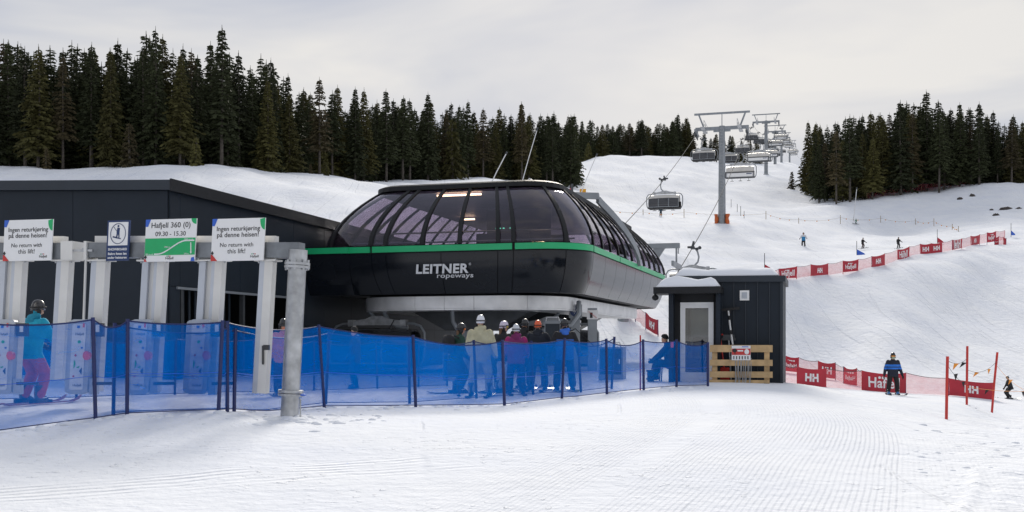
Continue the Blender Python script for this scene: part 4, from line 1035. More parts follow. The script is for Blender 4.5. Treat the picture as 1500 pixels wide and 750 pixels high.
for poly in ([(-.03, .33), (.03, .33), (.04, .37), (0, .39), (-.04, .37)], [(-.07, .19), (.06, .19), (.07, .31), (-.04, .32)], [(-.09, .06), (-.05, .06), (.02, .19), (-.06, .19)], [(.03, .06), (.07, .06), (.06, .19), (0, .19)], [(-.24, .08), (.12, .03), (.13, .055), (-.22, .115)], [(-.2, .33), (-.19, .34), (-.06, .24), (-.07, .23)]):
    mb.prism(poly, f3, -.022, -.018)
mb.build('snowboarder_mark', M['sign_navy'], t)
tx(t, 'SNOWBOARD', 0, -.215 * h, width=.84 * w, m_=M['letter_white'], bold=.02); tx(t, 'Bakre foten l\u00f8s', 0, -.325 * h, width=.82 * w, m_=M['letter_white'], bold=.02); tx(t, 'under heisturen', 0, -.42 * h, width=.84 * w, m_=M['letter_white'], bold=.02)
t, w, h = sign_root('slope_sign', 'white sign with opening hours above a green slope chart', 209, 291, 321, 383)
plate(t, rect(-w / 2, -h / 2, w / 2, h / 2), -.012, .012, M['sign_white'], 'board'); corner_art(t, w, h, False)
plate(t, rect(-.495 * w, -.35 * h, .495 * w, .05 * h), -.017, -.012, M['sign_green'], 'green_field')
tx(t, 'Hafjell 360 (0)', 0, .34 * h, width=.77 * w, bold=.006); tx(t, '09.30 - 15.30', 0, .155 * h, width=.6 * w, bold=.004)
cv = MB(); pts = []
for k in range(17): u = k / 16; pts.append(((-.3 + .78 * u) * w, -.02, (-.325 + .31 * smooth01((u - .08) / .72)) * h))
cv.tube([(x + SH * z, y, z) for x, y, z in pts], .011, 5); cv.build('slope_line', M['letter_white'], t)
ar = MB(); ar.tube([(.41 * w, -.02, -.29 * h), (.41 * w, -.02, -.06 * h)], .009, 5); ar.prism([(.39 * w, -.28 * h), (.43 * w, -.28 * h), (.41 * w, -.33 * h)], lambda x, z, tt: (x, tt, z), -.024, -.017); ar.build('arrow', M['letter_white'], t)
for s_, x, z, wd in (('780 m.o.h.', -.41, -.325, .16), ('1050 m.o.h.', .37, .015, .18), ('1720 m', -.06, -.16, .11), ('270 m', .32, -.325, .09)):
    l_ = letter(s_, t, (x * w, -.019, z * h), width=wd * w, mt=M['letter_white'])
tx(t, 'Hafjell', 0, -.43 * h, width=.155 * w); 
for i, m_ in enumerate(('sign_green', 'sign_navy', 'sign_red')): plate(t, rect((-.06 + i * .03) * w, -.385 * h, (-.04 + i * .03) * w, -.365 * h), -.016, -.012, M[m_], 'logo_dot')
plate(t, [(.42 * w, -.5 * h), (.5 * w, -.5 * h), (.48 * w, -.40 * h), (.43 * w, -.42 * h)], -.017, -.012, M['sign_blue'], 'corner_mark')

# ------------------------------------------------------------------ blue net fences
def net_fence(label, posts, net_m, sag=.10, post_r=.03, bottom=.03, name='net_fence'):
    """posts: (pxt, pyt, pxb, pyb)"""
    bs = []; tops = []
    for pxt, pyt, pxb, pyb in posts:
        b_ = ray_ground(pxb, pyb); bs.append(b_); tops.append(P(pxt, pyt, b_.y))
    o = bs[0].copy(); t = thing(name, label, 'net fence', o)
    for b_, tp_ in zip(bs, tops):
        mb = MB(); d = (tp_ - b_); mb.tube([b_ - o - d.normalized() * .3, tp_ - o + d.normalized() * .03], post_r, 8); p_ = mb.build('post', M['post_blue'], t, smooth=True)
        mb = MB(); mb.tube([b_ - o + d * .90, b_ - o + d * .97], post_r + .004, 8); mb.v = [(x, y - .004, z) for x, y, z in mb.v]; mb.build('printed_band', M['letter_white'], p_) if random.random() < .0 else None
    for k in range(len(bs) - 1):
        rows = []; nu, nv = 14, 7
        for j in range(nv + 1):
            v = j / nv; row = []
            for i in range(nu + 1):
                u = i / nu; lo = bs[k].lerp(bs[k + 1], u); hi = tops[k].lerp(tops[k + 1], u)
                lo.z = max(G1(lo.x, lo.y), lo.z - .2) + bottom
                hi.z -= sag * 4 * u * (1 - u) * (.8 + .4 * math.sin(k * 2.3)); p = lo.lerp(hi, v)
                bulge = (math.sin(u * 9 + k) * .03 + math.sin(v * 5 + u * 4 + k * 2) * .03) * math.sin(math.pi * u)
                row.append(Vector((p.x + bulge * .3, p.y + bulge, p.z)) - o)
            rows.append(row)
        mb = MB(); vs_ = [p for r_ in rows for p in r_]; c_ = nu + 1
        mb.add(vs_, [(a * c_ + i, a * c_ + i + 1, (a + 1) * c_ + i + 1, (a + 1) * c_ + i) for a in range(nv) for i in range(nu)])
        n_ = mb.build('net', net_m, t, smooth=1)
        for r_, rad in ((rows[-1], .012), (rows[0], .008), (rows[3], .005)):
            hm = MB(); hm.tube(r_, rad, 5); hm.build('hem_cord', M['post_blue'] if rad > .006 else M['sign_blue'], n_)
    return t
net_fence('front blue net fence from the left edge along the queue to the booth', [(-75, 468, -70, 642), (136, 468, 140, 615), (187, 470, 186, 608), (326, 472, 320, 603), (333, 473, 333, 602), (467, 478, 475, 597), (605, 493, 609, 596), (736, 500, 739, 594), (827, 497, 823, 584), (888, 498, 889, 577), (942, 499, 943, 571), (991, 499, 991, 567), (1037, 503, 1037, 566)], M['blue_net'])
net_fence('second blue net fence close behind the front one', [(168, 476, 166, 607), (345, 484, 343, 602), (482, 488, 477, 592), (599, 495, 600, 591), (694, 500, 698, 584), (778, 501, 781, 578), (847, 504, 851, 574), (900, 495, 896, 569)], M['blue_net_thin'], name='net_fence')
net_fence('rear blue net fence between the queue and the dark garage', [(-40, 490, -38, 588), (110, 492, 112, 584), (258, 497, 256, 579), (372, 498, 371, 576), (460, 500, 460, 573), (550, 501, 553, 570), (613, 503, 613, 567), (655, 505, 655, 566)], M['blue_net'], post_r=.025)

# ------------------------------------------------------------------ red safety nets with banners
def emblem(par, cx, cz, s, m_, y, mir=1):
    mb = MB(); f = lambda x, z, t: (cx + mir * x, t, cz + z)
    mb.prism([(-.30 * s + .09 * s * math.cos(a), .09 * s * math.sin(a)) for a in [2 * math.pi * k / 12 for k in range(12)]], f, y - .004, y)
    mb.prism([(-.14 * s, -.08 * s), (.0 * s, -.08 * s), (.0 * s, .08 * s), (-.14 * s, .08 * s)], f, y - .004, y)
    mb.prism([(.06 * s, -.05 * s), (.22 * s, -.05 * s), (.22 * s, .05 * s), (.06 * s, .05 * s)], f, y - .004, y)
    mb.prism([(.28 * s, -.02 * s), (.38 * s, -.02 * s), (.38 * s, .04 * s), (.28 * s, .04 * s)], f, y - .004, y)
    return mb.build('emblem', m_, par)
def safety_net(label, pts, segs, group='red safety nets on the slope', name='safety_net'):
    """pts: list of (px, d or None, y_top, y_bottom); segs: kind per span: 'n' net, 'H' or 'h' (seen from behind), 'F' or 'f', 'r' plain red"""
    bs = []
    for px, d, yt, yb in pts:
        if d is None: b_ = ray_ground(px, yb)
        else: b_ = on_ground(px, d)
        bs.append((b_, (yb - yt) / F * b_.y))
    o = bs[0][0].copy(); t = thing(name, label, 'safety net', o, 0, group)
    for (b_, h) in bs:
        mb = MB(); mb.tube([b_ - o + Vector((0, .03, -.2)), b_ - o + Vector((0, .03, h + .05))], .025, 6); mb.build('post', M['bamboo'] if 'm' in segs else M['pole_red'] if random.random() < .6 else M['post_blue'], t)
    for k, kind in enumerate(segs):
        (a, ha), (b_, hb) = bs[k], bs[k + 1]
        nu, nv = 10, 4
        def fn(u, v, off=0):
            lo = a.lerp(b_, u); g = G1(lo.x, lo.y); h = ha + (hb - ha) * u
            if abs(g - lo.z) < .5: lo.z = g
            lo.z += .04; dip = .10 * h * 4 * u * (1 - u)
            p = lo + Vector((0, 0, v * (h - dip)))
            nrm = Vector(((b_ - a).y, -(b_ - a).x, 0)).normalized()
            wv = (math.sin(u * 7 + k * 1.3) * .02 + math.sin(v * 4 + u * 11) * .015) * (b_ - a).length ** .3
            if nrm.y > 0: nrm = -nrm
            return p + nrm * (wv + off) - o
        if kind in 'nm':
            mb = MB(); c_ = nu + 1; vs_ = [fn(i / nu, j / nv) for j in range(nv + 1) for i in range(nu + 1)]
            mb.add(vs_, [(r_ * c_ + i, r_ * c_ + i + 1, (r_ + 1) * c_ + i + 1, (r_ + 1) * c_ + i) for r_ in range(nv) for i in range(nu)]); n_ = mb.build('net', M['red_net' if kind == 'n' else 'red_net_thin'], t, smooth=1)
            mb = MB(); mb.tube([fn(i / nu, 1) for i in range(nu + 1)], .014, 5); mb.build('top_cord', M['dark_steel'], n_)
        else:
            g = lambda off: [[fn(i / nu, j / nv, off) for i in range(nu + 1)] for j in range(nv + 1)]
            bn = MB().slab(g(.012), g(0)).build('banner', M['banner_red'], t, smooth=True)
            mir = kind in 'hf'
            W_ = (b_ - a).length; h = (ha + hb) / 2
            def wrap(me):
                n = len(me.vertices); co = np.zeros(n * 3); me.vertices.foreach_get('co', co); co = co.reshape(-1, 3); out = []
                for x, y, z in co: out.append(fn(min(.99, max(.01, .5 + x / W_)), min(.98, max(.02, .5 + z / h)), .016 - y))
                me.vertices.foreach_set('co', np.array([tuple(q) for q in out]).ravel()); me.update()
            if kind in 'Hh':
                hw_ = min(.62 * W_, .8 * h)
                for sx in (-1, 1):
                    l_ = letter('H', bn, (0, 0, 0), height=.48 * h, width=hw_ * .46, mt=M['letter_white'], bold=.05)
                    n = len(l_.data.vertices); co = np.zeros(n * 3); l_.data.vertices.foreach_get('co', co); co = co.reshape(-1, 3); co[:, 0] += sx * hw_ * .26; l_.data.vertices.foreach_set('co', co.ravel()); wrap(l_.data)
            elif kind in 'Ff':
                l_ = letter('Hafjell', bn, (0, 0, 0), width=.72 * W_, mt=M['letter_white'], bold=.02, mirror=mir)
                n = len(l_.data.vertices); co = np.zeros(n * 3); l_.data.vertices.foreach_get('co', co); co = co.reshape(-1, 3); co[:, 2] = co[:, 2] * 1.15 - .10 * h; l_.data.vertices.foreach_set('co', co.ravel()); wrap(l_.data)
                e_ = emblem(bn, -.02 * W_ * (-1 if mir else 1), .27 * h, .8 * min(W_ * .75, h), M['letter_white'], 0, -1 if mir else 1); wrap(e_.data)
    return t
safety_net('long red and pink net climbing the slope to the upper right', [(1129, None, 398, 413), (1141, None, 395, 411), (1167, None, 391, 408), (1188, None, 388, 405), (1213, None, 387, 404), (1235, None, 383, 400), (1257, None, 381, 398), (1277, None, 376, 393), (1296, None, 372, 389), (1315, None, 366, 382), (1332, None, 362, 379), (1348, None, 358, 374), (1364, None, 357, 372), (1380, None, 355, 370), (1395, None, 352, 367), (1409, None, 350, 364), (1422, None, 346, 361), (1435, None, 344, 358), (1446, None, 341, 356), (1459, None, 339, 354), (1472, None, 338, 352)],
           ['n', 'F', 'n', 'H', 'n', 'F', 'n', 'H', 'n', 'F', 'n', 'H', 'h', 'n', 'f', 'n', 'h', 'n', 'f', 'n'])
safety_net('short red net at the far upper right end of the long net', [(1457, 118, 334, 346), (1463, 118, 333, 346), (1470, 118, 333, 345), (1474, 117, 333, 345)], ['f', 'n', 'r'])
safety_net('upper of the two red nets right beside the booth', [(1147, 64, 505, 529), (1170, 64, 507, 529), (1199, 62, 511, 534), (1224, 61, 515, 539), (1236, 58, 524, 549), (1255, 57, 527, 553), (1267, 56, 531, 555)], ['f', 'n', 'H', 'n', 'f', 'n'])
safety_net('lower red net with wide banners behind the skier in navy', [(1140, 52, 532, 560), (1149, 52, 535, 561), (1168, 52, 541, 568), (1210, 52.5, 545, 573), (1263, 53, 543, 572), (1327, 53.5, 542, 572), (1390, 54, 556, 581), (1456, 54, 557, 583)], ['r', 'n', 'H', 'n', 'F', 'n', 'H'])
safety_net('slanting red net seen between the station and the booth', [(900, 71, 440, 460), (917, 68, 451, 473), (931, 66, 456, 480), (946, 64, 466, 489), (964, 62.5, 474, 497)], ['n', 'f', 'n', 'H'])
safety_net('faint red net among the trunks of the right forest', [(1270, 206, 286, 295), (1310, 207, 280, 290), (1350, 209, 272, 283), (1390, 210, 266, 276), (1420, 211, 263, 272)], ['m'] * 4)

# red gate poles, with pennant line ----------------------------------
def pole(name, label, cat, pxb, pyb, pxt, pyt, r_, m_, d=None, group=None):
    b_ = ray_ground(pxb, pyb) if d is None else on_ground(pxb, d)
    tp_ = P(pxt, pyt, b_.y)
    mb = MB(); mb.tube([Vector((0, 0, -.3)), (tp_ - b_) * .5, tp_ - b_], r_, 8); o = mb.build(name, m_, None, smooth=True); o.location = b_
    tag(o, label, cat, group); return b_, tp_
pa = pole('slalom_pole', 'nearest upright red pole on the snow at the right', 'pole', 1386, 614, 1388, 522, .035, M['pole_red'], None, 'red poles with pennant line')
pb = pole('slalom_pole', 'upright red pole standing in front of the rightmost banner', 'pole', 1416, 585, 1417, 507, .042, M['pole_red'], 36, 'red poles with pennant line')
pc = pole('slalom_pole', 'leaning red pole at the right end of the banner', 'pole', 1452, 580, 1461, 516, .042, M['pole_red'], 38, 'red poles with pennant line')
pe = on_ground(1545, 30); pe.z += .9
ln = thing('pennant_line', 'sagging line with black and orange pennants between the red poles', 'pennant line', pa[0])
def sagline(p, q, s, n=12): return [p.lerp(q, i / n) - Vector((0, 0, 4 * s * (i / n) * (1 - i / n))) for i in range(n + 1)]
o0 = pa[0]
for p, q, s in ((pa[1] - Vector((0, 0, .1)), pb[1] - Vector((0, 0, .4)), .12), (pb[1] - Vector((0, 0, .8)), pc[1] - Vector((0, 0, .3)), .22), (pc[1] - Vector((0, 0, .5)), pe, .35), (pa[1] - Vector((0, 0, .2)), pb[0] + Vector((0, 0, .7)), .1), (pb[0] + Vector((0, 0, .6)), pe + Vector((0, 0, .1)), .1)):
    pts = sagline(p, q, s); mb = MB(); mb.tube([x - o0 for x in pts], .006, 5); mb.build('line', M['flag_orange'] if random.random() < .4 else M['rope'], ln)
    for k in (3, 8):
        x = pts[k] - o0; m_ = M['flag_orange'] if (k % 5 == 0 or random.random() < .35) else M['black_rubber']; a = random.uniform(-.5, .5)
        f = MB(); f.add([x, x + Vector((.12, .1 * a, .04 * a)), x + Vector((.2 * a, .03 + .1 * a, -.17)), x + Vector((.0, .012, 0)), x + Vector((.12, .1 * a + .012, .04 * a)), x + Vector((.2 * a, .042 + .1 * a, -.17))], [(0, 1, 2), (5, 4, 3), (0, 3, 4, 1), (1, 4, 5, 2), (2, 5, 3, 0)])
        f.build('pennant', m_, ln)

# race gate flags on the slope
def gate_flag(label, px, yb, yt, col, w):
    b_ = ray_ground(px, yb); h = (yb - yt) / F * b_.y
    t = thing('race_flag', label, 'flag', b_, 0, 'race gate flags')
    mb = MB(); mb.tube([(0, 0, -.2), (0, 0, h)], .03, 6); mb.build('stake', M['dark_steel'], t)
    mb = MB(); mb.prism([(.02, .02), (w, .05), (w * .9, h * .14), (.02, h * .42)], lambda x, z, tt: (x, tt + .03 * math.sin(x * 4), z), 0, .01); mb.build('flag', col, t)
gate_flag('red triangular race flag on a stake just above the booth', 1120, 399, 371, M['banner_red'], .85)
gate_flag('blue triangular race flag beside the two dark skiers', 1255, 374, 353, M['sign_blue'], .9)
gate_flag('red triangular race flag at the middle of the long net', 1373, 356, 336, M['banner_red'], .8)
gate_flag('upright dark blue flag at the far right end of the net', 1481, 345, 327, M['sign_blue'], .55)

# rope line with marker stakes across the slope ------------------------
rl = [(790, 303, 288), (877, 318, 297), (942, 318, 307), (1002, 321, 306), (1122, 322, 309), (1170, 328, 319), (1231, 327, 315), (1290, 328, 316), (1341, 331, 320), (1368, 332, 320), (1395, 337, 328), (1404, 340, 331)]
root = None; prev = None
for px, yb, yt in rl:
    b_ = ray_ground(px, yb); h = (yb - yt) / F * b_.y
    if root is None: root = thing('rope_fence', 'low rope with thin stakes and small orange tags across the slope', 'rope fence', b_); o0 = b_.copy()
    mb = MB(); mb.tube([b_ - o0 - Vector((0, 0, .3)), b_ - o0 + Vector((0, 0, h))], .045, 6); mb.build('stake', M['bamboo'], root)
    if prev is not None:
        p, q = prev, b_ + Vector((0, 0, h * .7)); pts = sagline(p, q, .35, 14); mb = MB(); mb.tube([x - o0 for x in pts], .014, 4); mb.build('rope', M['bamboo'], root)
        for k in range(2, 14, 4):
            mb = MB(); mb.box(pts[k] - o0 - Vector((0, 0, .07)), (.15, .02, .16)); mb.build('tag', M['flag_orange'], root)
    prev = b_ + Vector((0, 0, h * .7))
sf = None
for px, yb, yt in ((1071, 305, 292), (1080, 311, 299), (1085, 317, 302), (1090, 322, 309)):
    b_ = ray_ground(px, yb); h = (yb - yt) / F * b_.y
    if sf is None: sf = thing('stake_row', 'short row of thin grey stakes running up the slope behind the tower', 'stakes', b_); o1 = b_.copy()
    mb = MB(); mb.tube([b_ - o1 - Vector((0, 0, .3)), b_ - o1 + Vector((0, 0, h))], .04, 6); mb.build('stake', M['dark_steel'], sf)

# snowmaking lances, yellow pad, boulders
def lance(label, px, yb, pxt, yt, d=None):
    b_ = ray_ground(px, yb) if d is None else on_ground(px, d); tp_ = P(pxt, yt, b_.y)
    t = thing('snow_lance', label, 'snow lance', b_)
    v = tp_ - b_; mb = MB(); mb.tube([Vector((0, 0, -.3)), v * .5, v], .06, 8); mb.build('lance', M['pale_steel'], t)
    mb = MB(); mb.tube([v * .97, v * 1.03], .11, 8); mb.build('nozzle_head', M['dark_steel'], t)
    mb = MB(); mb.tube([Vector((v.x * .12, .4, -.2)), v * .25], .05, 6); mb.build('strut', M['dark_steel'], t)
lance('slanting pale lance just above the station roof', 712, 262, 742, 224, 128)
lance('slanting pale lance in front of the trees right of the roof', 762, 225, 787, 189, 150)
lance('tall thin snow lance at the foot of the right forest', 1250, 325, 1255, 276)
lance('thin dark lance rising left of the descending chair', 846, 283, 874, 227, 152)
b_ = on_ground(853, 166); mb = MB(); rings = []
for i in range(7):
    z = -.1 + 1.55 * i / 6; rings.append([Vector((.1 * i / 6 + x * 1.0, y * .7, z)) for x, y in rrect(1.0 + .06 * math.sin(i), .8, .15, 3)])
mb.loft(rings); o = mb.build('hydrant_pad', M['yellow_pad'], None, smooth=True); o.location = b_; tag(o, 'yellow padded hydrant cover on the snow right of the station roof', 'pad')
b_ = on_ground(838, 160); t = thing('hydrant_post', 'dark post with red cover left of the yellow pad', 'post', b_)
mb = MB(); mb.box((0, 0, .8), (.35, .3, 2.2)); mb.build('post', M['dark_steel'], t); mb = MB(); mb.prism([(-.75, 0), (-.2, 0), (-.2, 1.3), (-.45, 1.1)], lambda x, z, tt: (x, tt, z), -.2, .2); mb.build('cover', M['banner_red'], t)
for i, (px, py, w, h, lb) in enumerate(((1452, 308, 1.0, .5, 'small dark rock showing through the snow at the far right'), (1474, 307, 3.4, .8, 'long dark rock outcrop in the snow near the right edge'), (1493, 308, 2.6, .8, 'dark rock outcrop at the right picture edge'), (1459, 318, 2.2, .9, 'brown boulder below the rock outcrop at the far right'), (1406, 292, 1.6, .7, 'dark rock at the edge of the right forest'), (1424, 288, 1.8, .8, 'dark rock beneath the rightmost forest trunks'))):
    w *= .75; h *= .75; b_ = ray_ground(px, py); mb = MB(); rings = []
    for j in range(6):
        th = math.pi * (j + .3) / 12; rings.append([Vector((w / 2 * math.cos(th) * math.cos(a) * (1 + .5 * mnoise.noise((a * 2, j, i * 3.3))), .6 * math.cos(th) * math.sin(a), h * math.sin(th) * (1 + .5 * mnoise.noise((a, j * 2, i * 7.1))) - .15)) for a in [2 * math.pi * k / 14 for k in range(14)]])
    mb.loft(rings); o = mb.build('boulder', M['rock']); o.location = b_; tag(o, lb, 'rock', 'rocks in the snow')

# small signs and boxes under the station --------------------------------
def mini_sign(label, px, py, d, w, h, kind):
    c_ = P(px, py, d); g = G1(c_.x, c_.y); t = thing('lift_sign', label, 'sign', (c_.x, c_.y, g))
    H = c_.z - g
    mb = MB(); mb.box((0, .12, H / 2), (.34, .2, H + .5)); mb.build('stand', M['lift_grey'], t)
    mb = MB(); mb.box((0, 0, H), (w, .02, h)); b2 = mb.build('board', M['sign_white'] if kind else M['lift_grey'], t)
    if kind == 0:
        mb = MB(); mb.tube([(0, -.03, H), (0, -.012, H)], w * .42, 20); mb.build('disc', M['sign_navy'], b2)
        mb = MB(); mb.bar((-.05, -.035, H - .1), (.05, -.035, H + .1), .03, .01); mb.bar((-.1, -.035, H - .03), (.1, -.035, H + .06), .03, .01); mb.ell((.07, -.035, H + .12), (.03, .006, .03), 8, 4); mb.build('pictogram', M['letter_white'], b2)
    else:
        mb = MB(); mb.bar((-w * .35, -.02, H + h * .35), (w * .35, -.02, H - h * .35), .05, .012); mb.build('red_bar', M['sign_red'], b2)
        mb = MB(); mb.box((-.05, -.016, H - .02), (.1, .006, .2)); mb.build('pictogram', M['letter_black'], b2)
mini_sign('round blue mandatory sign on a grey stand under the station', 843, 456, 39, .48, .5, 0)
mini_sign('white sign with red diagonal bar right of the round blue sign', 868, 461, 39.5, .42, .34, 1)
def cabinet(label, px, d, w, h, dep, m_):
    b_ = on_ground(px, d); t = thing('control_cabinet', label, 'cabinet', b_, -SA)
    mb = MB(); mb.box((0, 0, h / 2 - .1), (w, dep, h + .2)); mb.build('case', m_, t)
    mb = MB(); mb.box((0, -dep / 2 - .012, h * .55), (w * .86, .02, h * .78)); d_ = mb.build('door', M['cladding_trim'], t)
    mb = MB(); mb.box((w * .36, -dep / 2 - .035, h * .55), (.03, .03, .14)); mb.build('handle', M['pale_steel'], d_)
    mb = MB(); mb.tube([(-w * .4, -dep / 2, h), (-w * .36, -dep / 2, h + .12), (w * .36, -dep / 2, h + .12), (w * .4, -dep / 2, h)], .025, 6); mb.build('rail', M['pale_steel'], t)
cabinet('dark control cabinet behind the net below the leaving chair', 897, 31, .72, .95, .5, M['lift_grey'])
cabinet('grey cabinet behind the queue at the foot of the station', 812, 38, .6, 1.9, .5, M['lift_grey'])
cabinet('narrow box behind the net beside the skier in beige', 665, 33, .55, .85, .5, M['lift_grey'])
pole('marker_pole', 'thin red pole standing behind the net left of the booth', 'pole', 938, 571, 938, 491, .018, M['pole_red'])
b_ = on_ground(953, 28.4); mb = MB(); mb.box((0, 0, .12), (.16, .2, .3)); mb.box((0, 0, .3), (.2, .24, .05)); o = mb.build('footstool', M['black_rubber']); o.location = b_; tag(o, 'small dark box on the snow beside the seated person', 'box')

# ------------------------------------------------------------------ spruces
mk('needles_dark', (.030, .036, .015), .75, var=.4, scale=1.2, spec=.2, objvar=.35)
mk('needles_olive', (.066, .062, .019), .75, var=.4, scale=1.2, spec=.2, objvar=.3)
mk('needles_brown', (.062, .050, .024), .75, var=.4, scale=1.2, spec=.2, objvar=.3)
mk('twig_grey', (.075, .066, .055), .9, var=.3, scale=3)
def spruce_mesh(seed, H=14.0, Rm=1.55, bare=.12, dens=1.0, needle='needles_dark', gap=.0):
    rg = random.Random(seed); cr_ = MB(); tk = MB()
    bend = rg.uniform(-.1, .1)
    pth = [Vector((bend * math.sin(k / 9 * 3), bend * .6 * math.cos(k / 9 * 3), H * k / 9 - (.5 if k == 0 else 0))) for k in range(10)]
    tk.tube(pth, [.125 * (1 - k / 9.6) + .012 for k in range(10)], 7)
    for k in range(int(16 * bare * 5)):                                # dead lower twigs
        z = H * rg.uniform(.03, bare + .15); a = rg.uniform(0, 6.28); L = rg.uniform(.3, 1.0)
        tk.tube([Vector((0, 0, z)), Vector((L * math.cos(a), L * math.sin(a), z - .25 * L))], [.018, .006], 3, 1)
    z = H * bare
    phase = 0
    def branch(z, az, L, droop):
        ca, sa = math.cos(az), math.sin(az); n = 4
        def sp(s): return Vector((ca * L * s, sa * L * s, z + L * (.10 * s - droop * s * s + .12 * s ** 3)))
        side = Vector((-sa, ca, 0))
        w = .10 + .05 * L
        for k in range(n):                                          # spine blade
            p, q = sp(k / n), sp((k + 1) / n); hw = w * (1 - .6 * k / n) * .6
            d = Vector((0, 0, -hw * rg.uniform(.8, 2.2)))
            cr_.add([p + side * hw * .5, q + side * hw * .35, q + d * .6 - side * hw * .3, p + d - side * hw * .5], [(0, 1, 2, 3)])
        m = max(3, int(3 + L * 3.4 * dens))
        for k in range(m):                                          # hanging side twigs
            s = .18 + .82 * (k + rg.random() * .8) / m; p = sp(min(1, s)); sg = 1 if (k % 2) else -1
            tl = (.22 + .30 * L * (1 - .55 * s)) * rg.uniform(.7, 1.25)
            dirv = (Vector((ca, sa, 0)) * rg.uniform(.3, .8) + side * sg * rg.uniform(.5, 1.0) + Vector((0, 0, -rg.uniform(.15, .75)))).normalized()
            wv = Vector((rg.uniform(-.4, .4), rg.uniform(-.4, .4), 1)).normalized() * (.05 + .05 * rg.random()) * (1 + .4 * L)
            e = p + dirv * tl
            mid = p + dirv * tl * .55
            cr_.add([p + wv * .6, mid + wv * 1.0, e, mid - wv * 1.1, p - wv * .5], [(0, 1, 3, 4), (1, 2, 3)])
    while z < H * .985:
        t = (z - H * bare) / (H * (1 - bare))
        Rz = Rm * (1 - t) ** .95 * (.62 + .38 * min(1, t * 7 + .35)) + .10
        nb = int((5 + 3.0 * (1 - t)) * dens)
        phase += rg.uniform(.4, 1.4)
        if rg.random() > gap:
            for k in range(nb):
                if rg.random() < .07: continue
                L = Rz * rg.choice((rg.uniform(.55, 1.1), rg.uniform(.8, 1.2), rg.uniform(.9, 1.45))); branch(z + rg.uniform(-.1, .1), phase + 2 * math.pi * k / nb + rg.uniform(-.25, .25), L, .25 + .38 * (1 - t) * rg.uniform(.6, 1.3))
        z += (.20 + .13 * (1 - t)) * rg.uniform(.8, 1.25)
    cr_.tube([Vector((0, 0, H * .93)), Vector((bend * .1, 0, H * 1.025))], [.05, .012], 4)
    return tk.mesh('trunk', [M['bark'], M['twig_grey']], smooth=1), cr_.mesh('crown', [M[needle]])
VAR = [spruce_mesh(1, 14, 1.45, .08), spruce_mesh(2, 14, 1.7, .14, 1.0, 'needles_olive'), spruce_mesh(3, 14, 1.2, .22, .95), spruce_mesh(4, 14, 1.55, .10, 1.05),
       spruce_mesh(5, 14, 1.35, .26, .85, 'needles_brown', .10), spruce_mesh(6, 14, 1.15, .16, .9, 'needles_dark', .08), spruce_mesh(7, 14, 1.8, .05, 1.0, 'needles_olive'), spruce_mesh(8, 14, 1.3, .30, .9)]
YOUNG = [spruce_mesh(21, 4, .95, .02, 1.0, 'needles_olive'), spruce_mesh(22, 4, .8, .02, 1.0, 'needles_brown')]
def spruce(pos, h, var, label, group, base=14.0, wide=1.0):
    t = thing('spruce_tree', label, 'spruce tree', pos, random.uniform(0, 6.28), group)
    s = h / base; tr_, cr2 = var
    for nm_, me in (('trunk', tr_), ('crown', cr2)):
        o = link(nm_, me, t); o.scale = (s * wide, s * wide, s)
    return t
rg = random.Random(11)
LOOK = ['slender dark green', 'broad olive green', 'narrow dark, bare-stemmed', 'full dark green', 'thin brownish', 'sparse dark', 'wide olive green', 'dark high-crowned']
def forest(pxs, dfun, depth, n, hfun, where, group, mind=2.0, widef=1.0, anchors=None):
    done = []; tries = 0
    while len(done) < n and tries < n * 80:
        tries += 1
        px = rg.uniform(*pxs); dd = depth * rg.random() ** 1.6; d = dfun(px) + dd
        x = (px - 750) / F * d
        if any((x - a) ** 2 + (d - b) ** 2 < mind ** 2 for a, b in done): continue
        done.append((x, d)); z = G1(x, d) - .15; vi = rg.randrange(8); hh = rg.uniform(.76, 1.12)
        row = 'front' if dd < depth * .22 else ('middle' if dd < depth * .55 else 'back')
        size = 'tall' if hh > 1.0 else ('low' if hh < .86 else 'mid-sized')
        spot = where
        if anchors: spot = [nm for q, nm in anchors if px < q][0]
        spruce((x, d, z), hfun(px) * hh, VAR[vi], '%s %s spruce, %s row, %s' % (size, LOOK[vi], row, spot), group, 14, widef * rg.uniform(.9, 1.25))
LOW = [spruce_mesh(31, 14, 1.5, .05, .62), spruce_mesh(32, 14, 1.7, .08, .62), spruce_mesh(33, 14, 1.4, .06, .62)]
def forest_mass(name, label, pxs, dfun, off, depth, n, hfun, widef):
    """the uncountable rear of a forest: one object of many joined spruces"""
    V_, F_, off_i = [], [], 0
    src = []
    for tr_, cr2 in LOW:
        vs_ = []; fs_ = []
        for me in (tr_, cr2):
            o = len(vs_); vs_ += [tuple(v.co) for v in me.vertices]; fs_ += [tuple(i + o for i in p.vertices) for p in me.polygons]
        src.append((np.array(vs_), fs_))
    for k in range(n):
        px = pxs[0] + (pxs[1] - pxs[0]) * (k + rg.random()) / n; d = dfun(px) + off + depth * rg.random(); x = (px - 750) / F * d
        vs_, fs_ = src[k % 3]; s = hfun(px) * rg.uniform(.76, 1.1) / 14; a = rg.uniform(0, 6.28); w = widef * rg.uniform(.9, 1.3) * s
        c_, s_ = math.cos(a), math.sin(a); p = np.stack([x + (vs_[:, 0] * c_ - vs_[:, 1] * s_) * w, d + (vs_[:, 0] * s_ + vs_[:, 1] * c_) * w, G1(x, d) - .2 + vs_[:, 2] * s], 1)
        V_.append(p); F_ += [tuple(i + off_i for i in f) for f in fs_]; off_i += len(p)
    me = bpy.data.meshes.new(name); me.from_pydata(np.concatenate(V_).tolist(), [], F_); me.materials.append(M['needles_dark']); me.update()
    tag(link(name, me), label, None, None, 'stuff')
def lin(pts):
    a = [p[0] for p in pts]; b = [p[1] for p in pts]
    return lambda px: float(np.interp(px, a, b))
